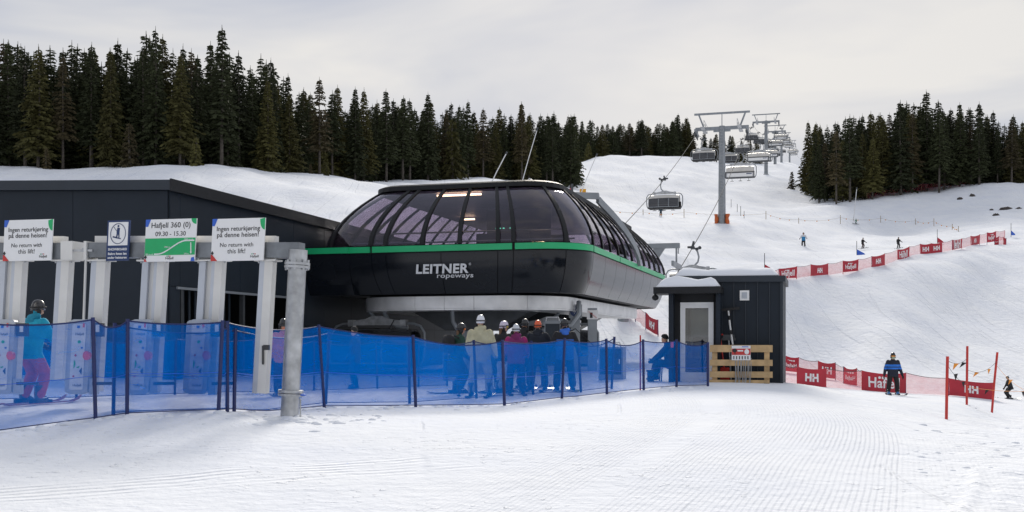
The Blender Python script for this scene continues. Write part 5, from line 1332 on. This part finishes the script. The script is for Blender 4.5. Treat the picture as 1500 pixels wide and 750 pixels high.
d_left = lin([(-120, 111), (300, 112), (420, 124), (500, 133), (600, 152), (700, 176), (840, 184)])
h_left = lin([(-120, 14.0), (200, 14.0), (400, 13.4), (425, 11.5), (470, 11), (600, 12.0), (700, 12.4), (770, 13), (840, 12.5)])
d_ridge = lin([(825, 296), (1000, 322), (1120, 345)])
d_right = lin([(1176, 232), (1200, 215), (1225, 204), (1300, 206), (1450, 207), (1620, 208)])
h_right = lin([(1176, 15), (1230, 16), (1300, 15.5), (1345, 18), (1400, 16.5), (1470, 13), (1620, 13)])
h_ridge = lambda px: 12.5
forest((-120, 445), d_left, 26, 84, h_left, '', 'spruces of the left forest', 2.2, 1.2, [(85, 'above the leftmost sign'), (200, 'above the blue snowboard sign'), (300, 'above the green chart sign'), (400, 'above the rightmost sign'), (999, 'above the sloping garage roof')])
forest((445, 842), d_left, 32, 72, h_left, '', 'spruces behind the station', 2.4, 1.3, [(560, 'left of the station roof'), (680, 'above the left half of the station roof'), (770, 'above the roof lances'), (999, 'at the right end of the station forest')])
forest((832, 1012), d_ridge, 36, 46, h_ridge, '', 'spruces on the ridge', 2.6, 1.75, [(900, 'at the left end of the ridge'), (960, 'on the ridge above the lowest left chair'), (1100, 'on the ridge just left of the tower')])
forest((1012, 1118), d_ridge, 36, 14, lambda px: 9.5, 'on the ridge behind the lift towers', 'spruces behind the towers', 3, 1.6)
forest((1180, 1560), d_right, 34, 78, h_right, '', 'spruces of the right forest', 2.4, 1.3, [(1240, 'at the left edge of the right forest'), (1310, 'above the tall snow lance'), (1400, 'in the tallest part of the right forest'), (9999, 'at the right side of the right forest')])
forest_mass('forest_rear', 'dense dark spruce wood filling in behind the left trees', (-140, 445), d_left, 6, 26, 120, h_left, 1.55)
forest_mass('forest_rear', 'dense dark spruce wood behind the trees above the station', (445, 835), d_left, 8, 30, 105, h_left, 1.6)
forest_mass('forest_rear', 'dense spruce wood along the far ridge', (840, 1010), d_ridge, 8, 40, 50, h_ridge, 1.9)
forest_mass('forest_rear', 'dense dark spruce wood behind the right trees', (1190, 1580), d_right, 8, 34, 105, h_right, 1.6)
for px, py, h, lb in ((287, 244, 3.2, 'small bright young spruce standing before the left forest'), (190, 246, 4.6, 'bushy olive young spruce at the edge of the left forest'), (68, 247, 2.4, 'low young spruce at the edge of the left forest, near the left picture side'), (455, 254, 1.6, 'tiny young spruce on the snow crest left of the station roof'), (478, 254, 1.8, 'tiny young spruce nearest to the station roof'), (663, 262, 9.5, 'pale olive spruce standing forward just behind the station roof'), (862, 231, 5.0, 'young olive spruce at the left end of the ridge'), (1160, 268, 4.0, 'lone small spruce beside the right forest edge')):
    d = {663: 165, 862: 292, 1160: 246}.get(px) or (d_left(px) - 3)
    p = on_ground(px, d); p.z -= .1; spruce(p, h, YOUNG[rg.random() < .4], lb, 'young spruces', 4.0, .8 if h > 6 else 1.1)

# ------------------------------------------------------------------ people
def eval_mesh(mb, voxel, name):
    me = bpy.data.meshes.new(name); me.from_pydata(mb.v, [], mb.f)
    bm = bmesh.new(); bm.from_mesh(me); bmesh.ops.recalc_face_normals(bm, faces=bm.faces); bm.to_mesh(me); bm.free()
    o = bpy.data.objects.new(name, me); COL.objects.link(o)
    m = o.modifiers.new('r', 'REMESH'); m.mode = 'VOXEL'; m.voxel_size = voxel; m.use_smooth_shade = True
    s = o.modifiers.new('s', 'SMOOTH'); s.factor = .5; s.iterations = 3
    bpy.context.view_layer.update(); dg = bpy.context.evaluated_depsgraph_get()
    out = bpy.data.meshes.new_from_object(o.evaluated_get(dg)); out.name = name
    bpy.data.objects.remove(o); bpy.data.meshes.remove(me)
    out.polygons.foreach_set('use_smooth', [True] * len(out.polygons)); return out
def seg_dist(p, a, b):
    d = b - a; t = max(0, min(1, (p - a).dot(d) / max(1e-9, d.dot(d)))); return (p - a - d * t).length, t
cl_n = [0]
def cl(col):
    k = 'cloth_%.3f_%.3f_%.3f' % col
    if k not in M: cloth(k, col)
    return M[k]
BLK = (.012, .012, .014)
def glove_mesh():
    mb = MB(); mb.box((0, 0, -.055), (.035, .085, .10))
    for k, (y, L) in enumerate(((-.033, .062), (-.011, .074), (.011, .070), (.033, .055))):
        mb.capsule((0, y, -.10), (.012, y, -.10 - L * .55), .013, .012, 6); mb.capsule((.012, y, -.10 - L * .55), (.036, y, -.10 - L * .85), .012, .010, 6)
    mb.capsule((.0, .045, -.04), (.018, .068, -.075), .014, .013, 6); mb.capsule((.018, .068, -.075), (.03, .062, -.10), .013, .011, 6)
    mb.tube([(0, 0, .03), (0, 0, -.03)], [.045, .04], 8)
    return mb
def person(label, pos, yaw, h=1.76, jacket=BLK, trousers=BLK, helmet=BLK, glove=BLK, boot=(.02, .02, .025), yoke=None, arms=None, lean=0.0, knee=.05, stance=.14, head_turn=0.0, hood=None, goggles=None, skis=None, sleeve=None, hair=False, beanie=False, bands=None, voxel=.024, sit=False, group='skiers', ski_yaw=0.0, face_mask=False, ski_len=1.6):
    t = thing('person', label, 'person', pos, yaw, group)
    k = h / 1.80; V = lambda x, y, z: Vector((x * k, y * k, z * k))
    pel = V(0, -knee * .5, .96 - knee * .25); dz = -knee * .25
    if sit: pel = V(0, -.12, .50); dz = -.46
    up = lambda x, y, z: V(x, y + lean * (z - .95) - knee * .5 + (-.12 if sit else 0), z + dz - abs(lean) * .10 * (z - .95))
    mb = MB()
    def ringe(c, rx, ry, n=14): return [c + Vector((rx * k * math.cos(2 * math.pi * j / n), ry * k * math.sin(2 * math.pi * j / n), 0)) for j in range(n)]
    mb.loft([ringe(up(0, 0, .79), .225, .17), ringe(up(0, 0, .84), .235, .18), ringe(up(0, .005, .98), .23, .172), ringe(up(0, .01, 1.12), .228, .17), ringe(up(0, .012, 1.28), .236, .172), ringe(up(0, .0, 1.39), .226, .155), ringe(up(0, -.005, 1.46), .165, .115), ringe(up(0, 0, 1.51), .085, .085), ringe(up(0, .01, 1.56), .068, .072)])
    bones = [('j', up(0, 0, .88), up(0, 0, 1.45), .17)]
    hc = up(0, .025, 1.665)
    rot = Matrix.Rotation(head_turn, 3, 'Z')
    mb.ell(hc, (.074 * k, .092 * k, .112 * k), 12, 8, 0, rot)
    mb.capsule(up(0, .01, 1.50), hc - V(0, .01, .05), .06 * k, .06 * k)
    nose = hc + rot @ V(0, .098, -.012); mb.ell(nose, (.013 * k, .02 * k, .02 * k), 6, 4)
    mb.ell(hc + rot @ V(0, .07, -.075), (.035 * k, .03 * k, .03 * k), 8, 4)
    for s in (-1, 1): mb.ell(hc + rot @ V(.076 * s, -.005, -.01), (.012 * k, .022 * k, .032 * k), 6, 4)
    bones.append(('s', hc + V(0, .02, -.10), hc + V(0, .01, .08), .09))
    arms = arms or ((.06, .06, .30, .03, .20, .48), (.06, .06, .30, .03, .20, .48))
    wrists = []
    for s, a in zip((-1, 1), arms):
        sh = up(.198 * s, 0, 1.42); eb = sh + V((a[0]) * s, a[1], -a[2]); wr = sh + V(a[3] * s, a[4], -a[5])
        mb.capsule(sh, eb, .09 * k, .076 * k); mb.capsule(eb, wr, .076 * k, .06 * k)
        bones.append(('a', sh, eb, .07)); bones.append(('a', eb, wr, .05)); wrists.append((s, eb, wr))
    feet = []
    for s in (-1, 1):
        hp = pel + V(.095 * s, 0, -.04)
        if sit: kn = pel + V(.14 * s, .40, .03); an = V(.16 * s, .36, .16)
        else: kn = V(stance * .85 * s, knee * .9 + .01, .53 - knee * .12); an = V(stance * s, -.02, .17)
        mb.capsule(hp, kn, .122 * k, .1 * k); mb.capsule(kn, an, .1 * k, .096 * k)
        bones.append(('t', hp, kn, .1)); bones.append(('t', kn, an, .08)); feet.append((s, an))
    me = eval_mesh(mb, voxel, 'body')
    jm, tm, sm = cl(jacket), cl(trousers), M['skin']; mats = [jm, tm, sm, cl(yoke or jacket), cl(sleeve or yoke or jacket)]
    if bands: mats.append(cl(bands))
    for m_ in mats: me.materials.append(m_)
    idx = []
    hem = up(0, 0, .80).z; chest_z = up(0, 0, 1.30).z; nz_ = up(0, 0, 1.53).z
    b1, b2_, b3, b4 = [up(0, 0, q).z for q in (1.10, 1.175, 1.225, 1.31)]
    for p in me.polygons:
        c_ = p.center; best = None
        for kind, a, b_, w in bones:
            dd, tt = seg_dist(c_, a, b_)
            if best is None or dd / w < best[0]: best = (dd / w, kind, tt)
        kind = best[1]
        if kind == 'j': i = 1 if (c_.z < hem and not sit) else (3 if (yoke and c_.z > chest_z) else 0)
        elif kind == 's': i = 2 if c_.z > nz_ else 0
        elif kind == 'a': i = 4
        else: i = 1 if (c_.z < hem + .02 or sit) else 0
        if bands and kind in 'ja' and (b1 < c_.z < b2_ or b3 < c_.z < b4): i = 5
        idx.append(i)
    me.polygons.foreach_set('material_index', idx); me.update()
    link('body', me, t)
    # headgear
    hm = MB(); hr = []
    top = .135 if not beanie else .125
    for j in range(8):
        th = j / 7 * math.pi / 2 * .96; r0 = (.107 if not beanie else .093) * k
        lowz = -.035 if not beanie else .0
        ring = []
        for q in range(16):
            a = 2 * math.pi * q / 16; front = max(0, math.sin(a))
            z = (lowz + front * .06) * (1 - math.sin(th)) + (top + .02) * math.sin(th)
            p = Vector((r0 * .92 * math.cos(th) ** .7 * math.cos(a), r0 * 1.13 * math.cos(th) ** .7 * math.sin(a), z * k)); ring.append(hc + rot @ p)
        hr.append(ring)
    hm.loft(hr); hel = hm.build('beanie' if beanie else 'helmet', cl(helmet) if beanie else helm_mat(helmet), t, smooth=1)
    if not beanie:
        for s in (-1, 1):
            ear = MB(); ear.ell(hc + rot @ V(.088 * s, -.01, -.055), (.022 * k, .05 * k, .055 * k), 8, 5)
            ear.build('ear_pad', M['black_rubber'], hel, smooth=1)
        br = MB(); pts = [hc + rot @ V(.104 * math.cos(R(a)) , .128 * math.sin(R(a)), .032) for a in range(20, 161, 20)]; br.tube(pts, .012 * k, 6); br.build('brim', M['black_rubber'], hel)
    if goggles:
        gg = MB(); o_ = [[hc + rot @ V(.108 * math.cos(R(a)), .118 * math.sin(R(a)), z) for a in range(30, 151, 12)] for z in (-.025, .005, .035)]; i_ = [[hc + rot @ V(.09 * math.cos(R(a)), .09 * math.sin(R(a)), z) for a in range(30, 151, 12)] for z in (-.025, .005, .035)]
        gg.slab(o_, i_); g_ = gg.build('goggles', gog_mat(goggles), t, smooth=1)
        sb = MB(); sb.tube([hc + rot @ V(.105 * math.cos(R(a)), .122 * math.sin(R(a)), .02) for a in range(150, 391, 15)], .014 * k, 6); sb.build('strap', M['black_rubber'], g_)
    else:
        ey = MB()
        for s in (-1, 1): ey.ell(hc + rot @ V(.03 * s, .086, .012), (.011 * k, .008 * k, .007 * k), 6, 4)
        ey.build('eyes', M['reader'], t)
    if hair:
        hb = MB(); hb.capsule(hc + rot @ V(.02, -.08, -.06), hc + rot @ V(.05, -.1, -.28), .05 * k, .03 * k); hb.capsule(hc + rot @ V(-.06, -.05, -.05), hc + rot @ V(-.09, .02, -.25), .035 * k, .02 * k); hb.build('hair', M['hair'], t, smooth=1)
    if hood is not None:
        hd = MB(); c_ = up(0, -.09, 1.50)
        for a in range(-150, -29, 20): hd.ell(up(.10 * math.cos(R(a)), .03 + .11 * math.sin(R(a)), 1.515 + .02 * math.sin(R(a + 90))), (.055 * k, .05 * k, .06 * k), 8, 5)
        hd.ell(up(0, -.10, 1.44), (.10 * k, .05 * k, .085 * k), 10, 6)
        m2 = eval_mesh(hd, .018, 'hood'); m2.materials.append(cl(hood)); link('hood', m2, t)
    if face_mask:
        fm = MB(); fm.ell(hc + rot @ V(0, .035, -.075), (.07 * k, .075 * k, .055 * k), 10, 6); fm.build('face_mask', cl((.35, .42, .28)), t, smooth=1)
    gmesh = glove_mesh().mesh('glove', [cl(glove)], smooth=1)
    for s, eb, wr in wrists:
        d = (wr - eb).normalized(); q = Vector((0, 0, -1)).rotation_difference(d)
        g_ = link('glove', gmesh, t); g_.location = wr + d * .03 * k; g_.rotation_euler = (q @ Matrix.Rotation(-s * .2 + (0 if s < 0 else math.pi), 3, 'Z').to_quaternion()).to_euler(); g_.scale = (k * 1.1,) * 3
    for s, an in feet:
        b_ = MB(); fl_ = an.copy(); fl_.z = 0
        sec = lambda z, y0, y1, w: [fl_ + Vector((w * k * math.cos(a), ((y0 + y1) / 2 + (y1 - y0) / 2 * math.sin(a)) * k, z * k)) for a in [2 * math.pi * q / 12 for q in range(12)]]
        b_.loft([sec(.03, -.11, .20, .052), sec(.07, -.11, .205, .054), sec(.11, -.10, .17, .054), sec(.15, -.10, .09, .056), sec(.22, -.09, .085, .062), sec(.32, -.095, .095, .070)])
        bo_ = b_.build('boot', helm_mat(boot), t, smooth=1)
        bc = MB()
        for z in (.11, .17, .24): bc.box(fl_ + V(.055 * s, .05, z), (.02, .09 * k, .018))
        bc.build('buckle', M['pale_steel'], bo_)
        if skis:
            sk = MB(); rows = []; prof = [(-ski_len * .45, .05, .048), (-ski_len * .40, .012, .05), (-ski_len * .1, .010, .036), (ski_len * .2, .010, .04), (ski_len * .42, .015, .055), (ski_len * .50, .05, .046), (ski_len * .55, .11, .015)]
            rz_ = Matrix.Rotation(ski_yaw * s, 3, 'Z')
            top_ = [[fl_ + rz_ @ Vector((x, y, z + .016)) for x in (-w, 0, w)] for y, z, w in prof]; bot_ = [[fl_ + rz_ @ Vector((x, y, z)) for x in (-w, 0, w)] for y, z, w in prof]
            sk.slab(top_, bot_); s_ = sk.build('ski', helm_mat(skis), t)
            bd = MB(); bd.box(fl_ + V(0, .20, .05), (.07, .10, .05)); bd.box(fl_ + V(0, -.15, .055), (.07, .09, .07)); bd.build('binding', M['black_rubber'], s_)
    return t, wrists
def helm_mat(col):
    k = 'shell_%.3f_%.3f_%.3f' % col
    if k not in M: mk(k, col, .25, var=.06, scale=4, coat=.4)
    return M[k]
def gog_mat(col):
    k = 'lens_%.3f_%.3f_%.3f' % col
    if k not in M: mk(k, col, .1, metal=.4, var=.15, scale=9, coat=.6)
    return M[k]
def ski_poles(label, pos, yaw, pairs, h=1.15, col=BLK):
    """pairs: list of (hand, tip) in the person's local space"""
    for i, (hd, tp_) in enumerate(pairs):
        t = thing('ski_pole', ('left ' if i == 0 else 'right ') + label if len(pairs) > 1 else label, 'ski pole', pos, yaw, 'ski poles')
        hd, tp_ = Vector(hd), Vector(tp_); d = (hd - tp_).normalized()
        mb = MB(); mb.tube([tp_, hd], .010, 6); mb.build('shaft', helm_mat(col), t)
        mb = MB(); mb.tube([hd - d * .06, hd + d * .09], .017, 6); mb.build('grip', M['black_rubber'], t)
        mb = MB(); mb.tube([tp_ + d * .055, tp_ + d * .065], .045, 8); mb.build('basket', M['black_rubber'], t)
def ground_at(px, d): 
    p = on_ground(px, d); p.z += .0; return p
WHITE = (.72, .72, .74)
AR_DOWN = (.07, .03, .29, .09, .10, .54); AR_FWD = (.10, .04, .28, .07, .26, .42)
# left skier passing the gates
p = ground_at(48, 18.6)
t, wr = person('skier in teal jacket and salmon trousers passing the left ticket gates', p, R(-22), 1.86, jacket=(.01, .33, .50), trousers=(.42, .05, .05), helmet=(.03, .03, .035), hood=(.01, .22, .35), lean=.22, knee=.14, arms=((.05, .14, .25, .02, .36, .36), (.05, .14, .25, .02, .36, .36)), skis=(.35, .10, .08), stance=.17, goggles=(.1, .1, .12), boot=(.03, .03, .04), head_turn=R(-25), group='skiers by the lift', ski_len=1.75)
# the queue
p = ground_at(672, 25.2); pg = p
person('skier in green jacket with orange goggles looking back at the queue front', p, R(-65), 1.70, jacket=(.012, .05, .035), trousers=(.012, .014, .02), helmet=BLK, goggles=(.9, .22, .03), lean=.16, knee=.15, hair=True, skis=(.05, .05, .06), group='queue at the lift', arms=(AR_FWD, AR_FWD), head_turn=R(-10))
bpk = thing('backpack', 'black backpack worn by the skier in green jacket', 'backpack', p + Vector((-.16, -.14, .95)), R(-65))
mb = MB(); rings = []
for z, w, dep in ((0, .13, .07), (.04, .155, .10), (.2, .165, .12), (.36, .15, .11), (.44, .11, .07)): rings.append([Vector((x, y - .08, z)) for x, y in rrect(w * 2, dep * 2, .05, 3)])
mb.loft(rings); mb.build('bag', cl((.014, .014, .016)), bpk, smooth=1)
mb = MB(); mb.box((0, -.22, .15), (.22, .05, .2)); mb.build('pocket', cl((.02, .02, .023)), bpk)
for s in (-1, 1):
    mb = MB(); mb.tube([(s * .1, .02, .42), (s * .13, .14, .36), (s * .14, .16, .18), (s * .12, .04, .05)], .02, 6); mb.build('strap', cl((.014, .014, .016)), bpk)
p = ground_at(704, 23.7)
person('skier in beige hooded jacket and pale trousers with white helmet', p, R(-6), 1.83, jacket=(.46, .43, .28), trousers=(.42, .42, .38), helmet=WHITE, hood=(.46, .43, .28), knee=.06, stance=.2, arms=((.08, .04, .28, .06, .22, .46), (.1, -.02, .28, .12, .12, .52)), skis=(.05, .05, .06), goggles=(.02, .02, .03), group='queue at the lift', glove=(.03, .03, .03), ski_len=1.55)
ski_poles('dark ski pole of the skier in beige', p, R(-6), [((-.27, .26, .98), (-.45, -.35, .0)), ((.33, .18, .90), (.2, -.42, .0))])
p = ground_at(722, 26.5)
person('child with orange helmet half hidden between beige and black jackets', p, R(-10), 1.30, jacket=(.02, .03, .05), trousers=BLK, helmet=(.75, .13, .03), group='queue at the lift', goggles=(.05, .05, .05), voxel=.02)
p = ground_at(738, 25.6)
person('skier in black jacket and white helmet with face turned right', p, R(-35), 1.72, jacket=(.012, .012, .015), trousers=(.5, .52, .56), helmet=(.62, .56, .68), goggles=(.75, .55, .08), head_turn=R(-45), group='queue at the lift', hair=True, skis=(.05, .05, .06))
p = ground_at(756, 24.6)
person('skier in purple hooded jacket with pale helmet', p, R(4), 1.63, jacket=(.19, .018, .11), trousers=(.02, .03, .09), helmet=(.60, .62, .65), hood=(.17, .015, .10), sleeve=(.30, .015, .12), group='queue at the lift', skis=(.05, .05, .06), stance=.17, goggles=(.02, .02, .02), arms=((.09, .05, .26, .1, .2, .44), (.09, .05, .26, .1, .2, .44)))
p = ground_at(769, 27.4)
person('skier in black with black helmet behind the purple jacket', p, R(-25), 1.80, jacket=(.010, .010, .012), trousers=BLK, helmet=(.015, .015, .017), group='queue at the lift', goggles=(.06, .06, .07), hood=BLK, skis=(.05, .05, .06))
p = ground_at(788, 26.2)
person('skier in dark navy jacket with bright orange helmet', p, R(-10), 1.74, jacket=(.010, .014, .024), trousers=(.02, .04, .10), helmet=(.78, .12, .03), group='queue at the lift', goggles=(.03, .03, .03), hood=(.010, .014, .024), arms=((.09, .08, .25, .1, .28, .36), (.12, .1, .24, .2, .3, .38)), skis=(.05, .05, .06), stance=.18)
p = ground_at(827, 25.9)
person('skier in blue jacket with black shoulders and blue hood', p, R(6), 1.76, jacket=(.03, .12, .44), yoke=(.014, .014, .017), trousers=(.012, .016, .03), helmet=(.015, .015, .017), hood=(.04, .15, .55), group='queue at the lift', arms=((.13, .02, .27, .16, .12, .46), (.13, .02, .27, .18, .14, .46)), skis=(.35, .4, .02), stance=.2, goggles=(.5, .1, .02))
p = ground_at(519, 27)
person('person in black beanie and jacket standing alone left of the queue', p, R(100), 1.60, jacket=(.014, .015, .018), trousers=(.012, .016, .03), helmet=(.012, .012, .013), beanie=True, hood=(.02, .09, .34), group='queue at the lift')
p = ground_at(415, 22.6)
person('person in salmon orange jacket partly hidden by the galvanised post', p, R(30), 1.66, jacket=(.62, .21, .13), trousers=(.014, .02, .05), helmet=BLK, goggles=(.02, .02, .02), group='queue at the lift', skis=(.05, .05, .06))
ch = ground_at(977, 28.7); t = thing('stool', 'dark stool behind the net under the seated person', 'stool', ch)
mb = MB(); mb.box((0, -.0, .40), (.36, .36, .05)); mb.build('seat', M['black_rubber'], t)
for sx, sy in ((-1, -1), (1, -1), (1, 1), (-1, 1)): mb = MB(); mb.tube([(sx * .15, sy * .15, .4), (sx * .18, sy * .18, -.05)], .018, 6); mb.build('leg', M['dark_steel'], t)
person('lift attendant in dark blue sitting behind the net beside the booth', ch + Vector((.0, 0, .0)), R(70), 1.72, jacket=(.012, .02, .06), trousers=(.012, .014, .025), helmet=BLK, beanie=True, sit=True, lean=.25, arms=((.03, .2, .2, .0, .36, .32), (.03, .2, .2, 0, .36, .32)), group='people by the booth')
# skiers on the slope
p = ground_at(1308, 42)
person('skier in navy jacket with blue chest bands facing the camera', p, R(178), 1.68, jacket=(.010, .014, .030), trousers=(.010, .010, .012), bands=(.02, .16, .60), helmet=(.02, .02, .024), goggles=(.75, .3, .04), boot=(.03, .20, .50), glove=BLK, stance=.19, knee=.02, voxel=.017, arms=((.10, -.02, .27, .17, .05, .53), (.10, -.02, .27, .17, .05, .53)), skis=(.04, .05, .07), ski_yaw=-.18, face_mask=True, group='skiers on the slope', ski_len=1.4)
p = on_ground(1478, 57)
person('small skier in black at the right edge below the leaning pole', p, R(95), 1.30, jacket=(.012, .012, .014), trousers=(.012, .012, .014), helmet=(.02, .02, .024), lean=.3, knee=.25, skis=(.12, .12, .13), goggles=(.02, .02, .02), group='skiers on the slope', ski_len=1.3, voxel=.03)
for px, py, hp, yaw, jk, tr_, lb, pk in ((968, 317, 14, 170, (.02, .05, .08), BLK, 'distant dark skier below the lowest descending chair', None), (1177, 362, 22, 160, (.03, .22, .45), (.015, .015, .018), 'distant skier in bright blue jacket right of the tower', (.6, .62, .65)), (1264, 364, 16, 200, (.013, .013, .016), (.05, .02, .02), 'distant skier in black, left one of the pair on the slope', None), (1316, 364, 17, 190, (.012, .013, .017), BLK, 'distant skier in black, right one of the pair on the slope', None), (1254, 328, 8, 120, (.01, .16, .07), (.01, .12, .06), 'tiny skier in green beside the tall snow lance', None)):
    b_ = ray_ground(px, py); h = hp / F * b_.y
    person(lb, b_, R(yaw), h, jacket=jk, trousers=tr_, yoke=pk, helmet=BLK, lean=.12, knee=.15, stance=.16, skis=(.05, .05, .06), voxel=.04, group='distant skiers', arms=((.14, .1, .24, .2, .28, .36),) * 2)

# ------------------------------------------------------------------ loose snow lumps along the fence, round the post and on the right
rg = random.Random(5); lump = MB(); spots = []
fp = [(-70, 642), (140, 615), (186, 608), (320, 603), (475, 597), (609, 596), (739, 594), (823, 584), (889, 577), (943, 571), (1037, 566)]
for (ax, ay), (bx_, by_) in zip(fp[:-1], fp[1:]):
    for k in range(int(abs(bx_ - ax) / 7)):
        u = rg.random(); spots.append((ax + (bx_ - ax) * u, ay + (by_ - ay) * u + rg.uniform(-2, 9) * rg.random(), rg.uniform(.02, .07)))
for k in range(70): spots.append((430 + rg.gauss(30, 70), 606 + abs(rg.gauss(0, 9)), rg.uniform(.02, .055)))
for k in range(30): spots.append((424 + rg.gauss(0, 13), 613 + rg.uniform(-3, 3), rg.uniform(.04, .09)))
for k in range(110): spots.append((rg.uniform(1330, 1500), rg.uniform(590, 745), rg.uniform(.015, .045)))
for k in range(70): spots.append((rg.uniform(0, 1330), rg.uniform(610, 748), rg.uniform(.008, .022)))
for px, py, r_ in spots:
    p = ray_ground(px, py, 7.5); w = r_ * rg.uniform(1, 2.2); a0 = rg.uniform(0, 6); rings = []
    for j in range(4):
        th = math.pi / 2 * (j + .05) / 3.3; rings.append([(p.x + w * math.cos(th) * math.cos(a + a0) * (1 + .35 * mnoise.noise((a * 1.3, j, px))), p.y + w * math.cos(th) * math.sin(a + a0) * (1 + .35 * mnoise.noise((a, j + 4, py))), p.z - .02 + r_ * .8 * math.sin(th)) for a in [2 * math.pi * q / 9 for q in range(9)]])
    lump.loft(rings)
tag(lump.build('snow_lumps', M['snow'], None, smooth=1), 'loose lumps of snow along the fence and on the groomed piste', None, None, 'stuff')
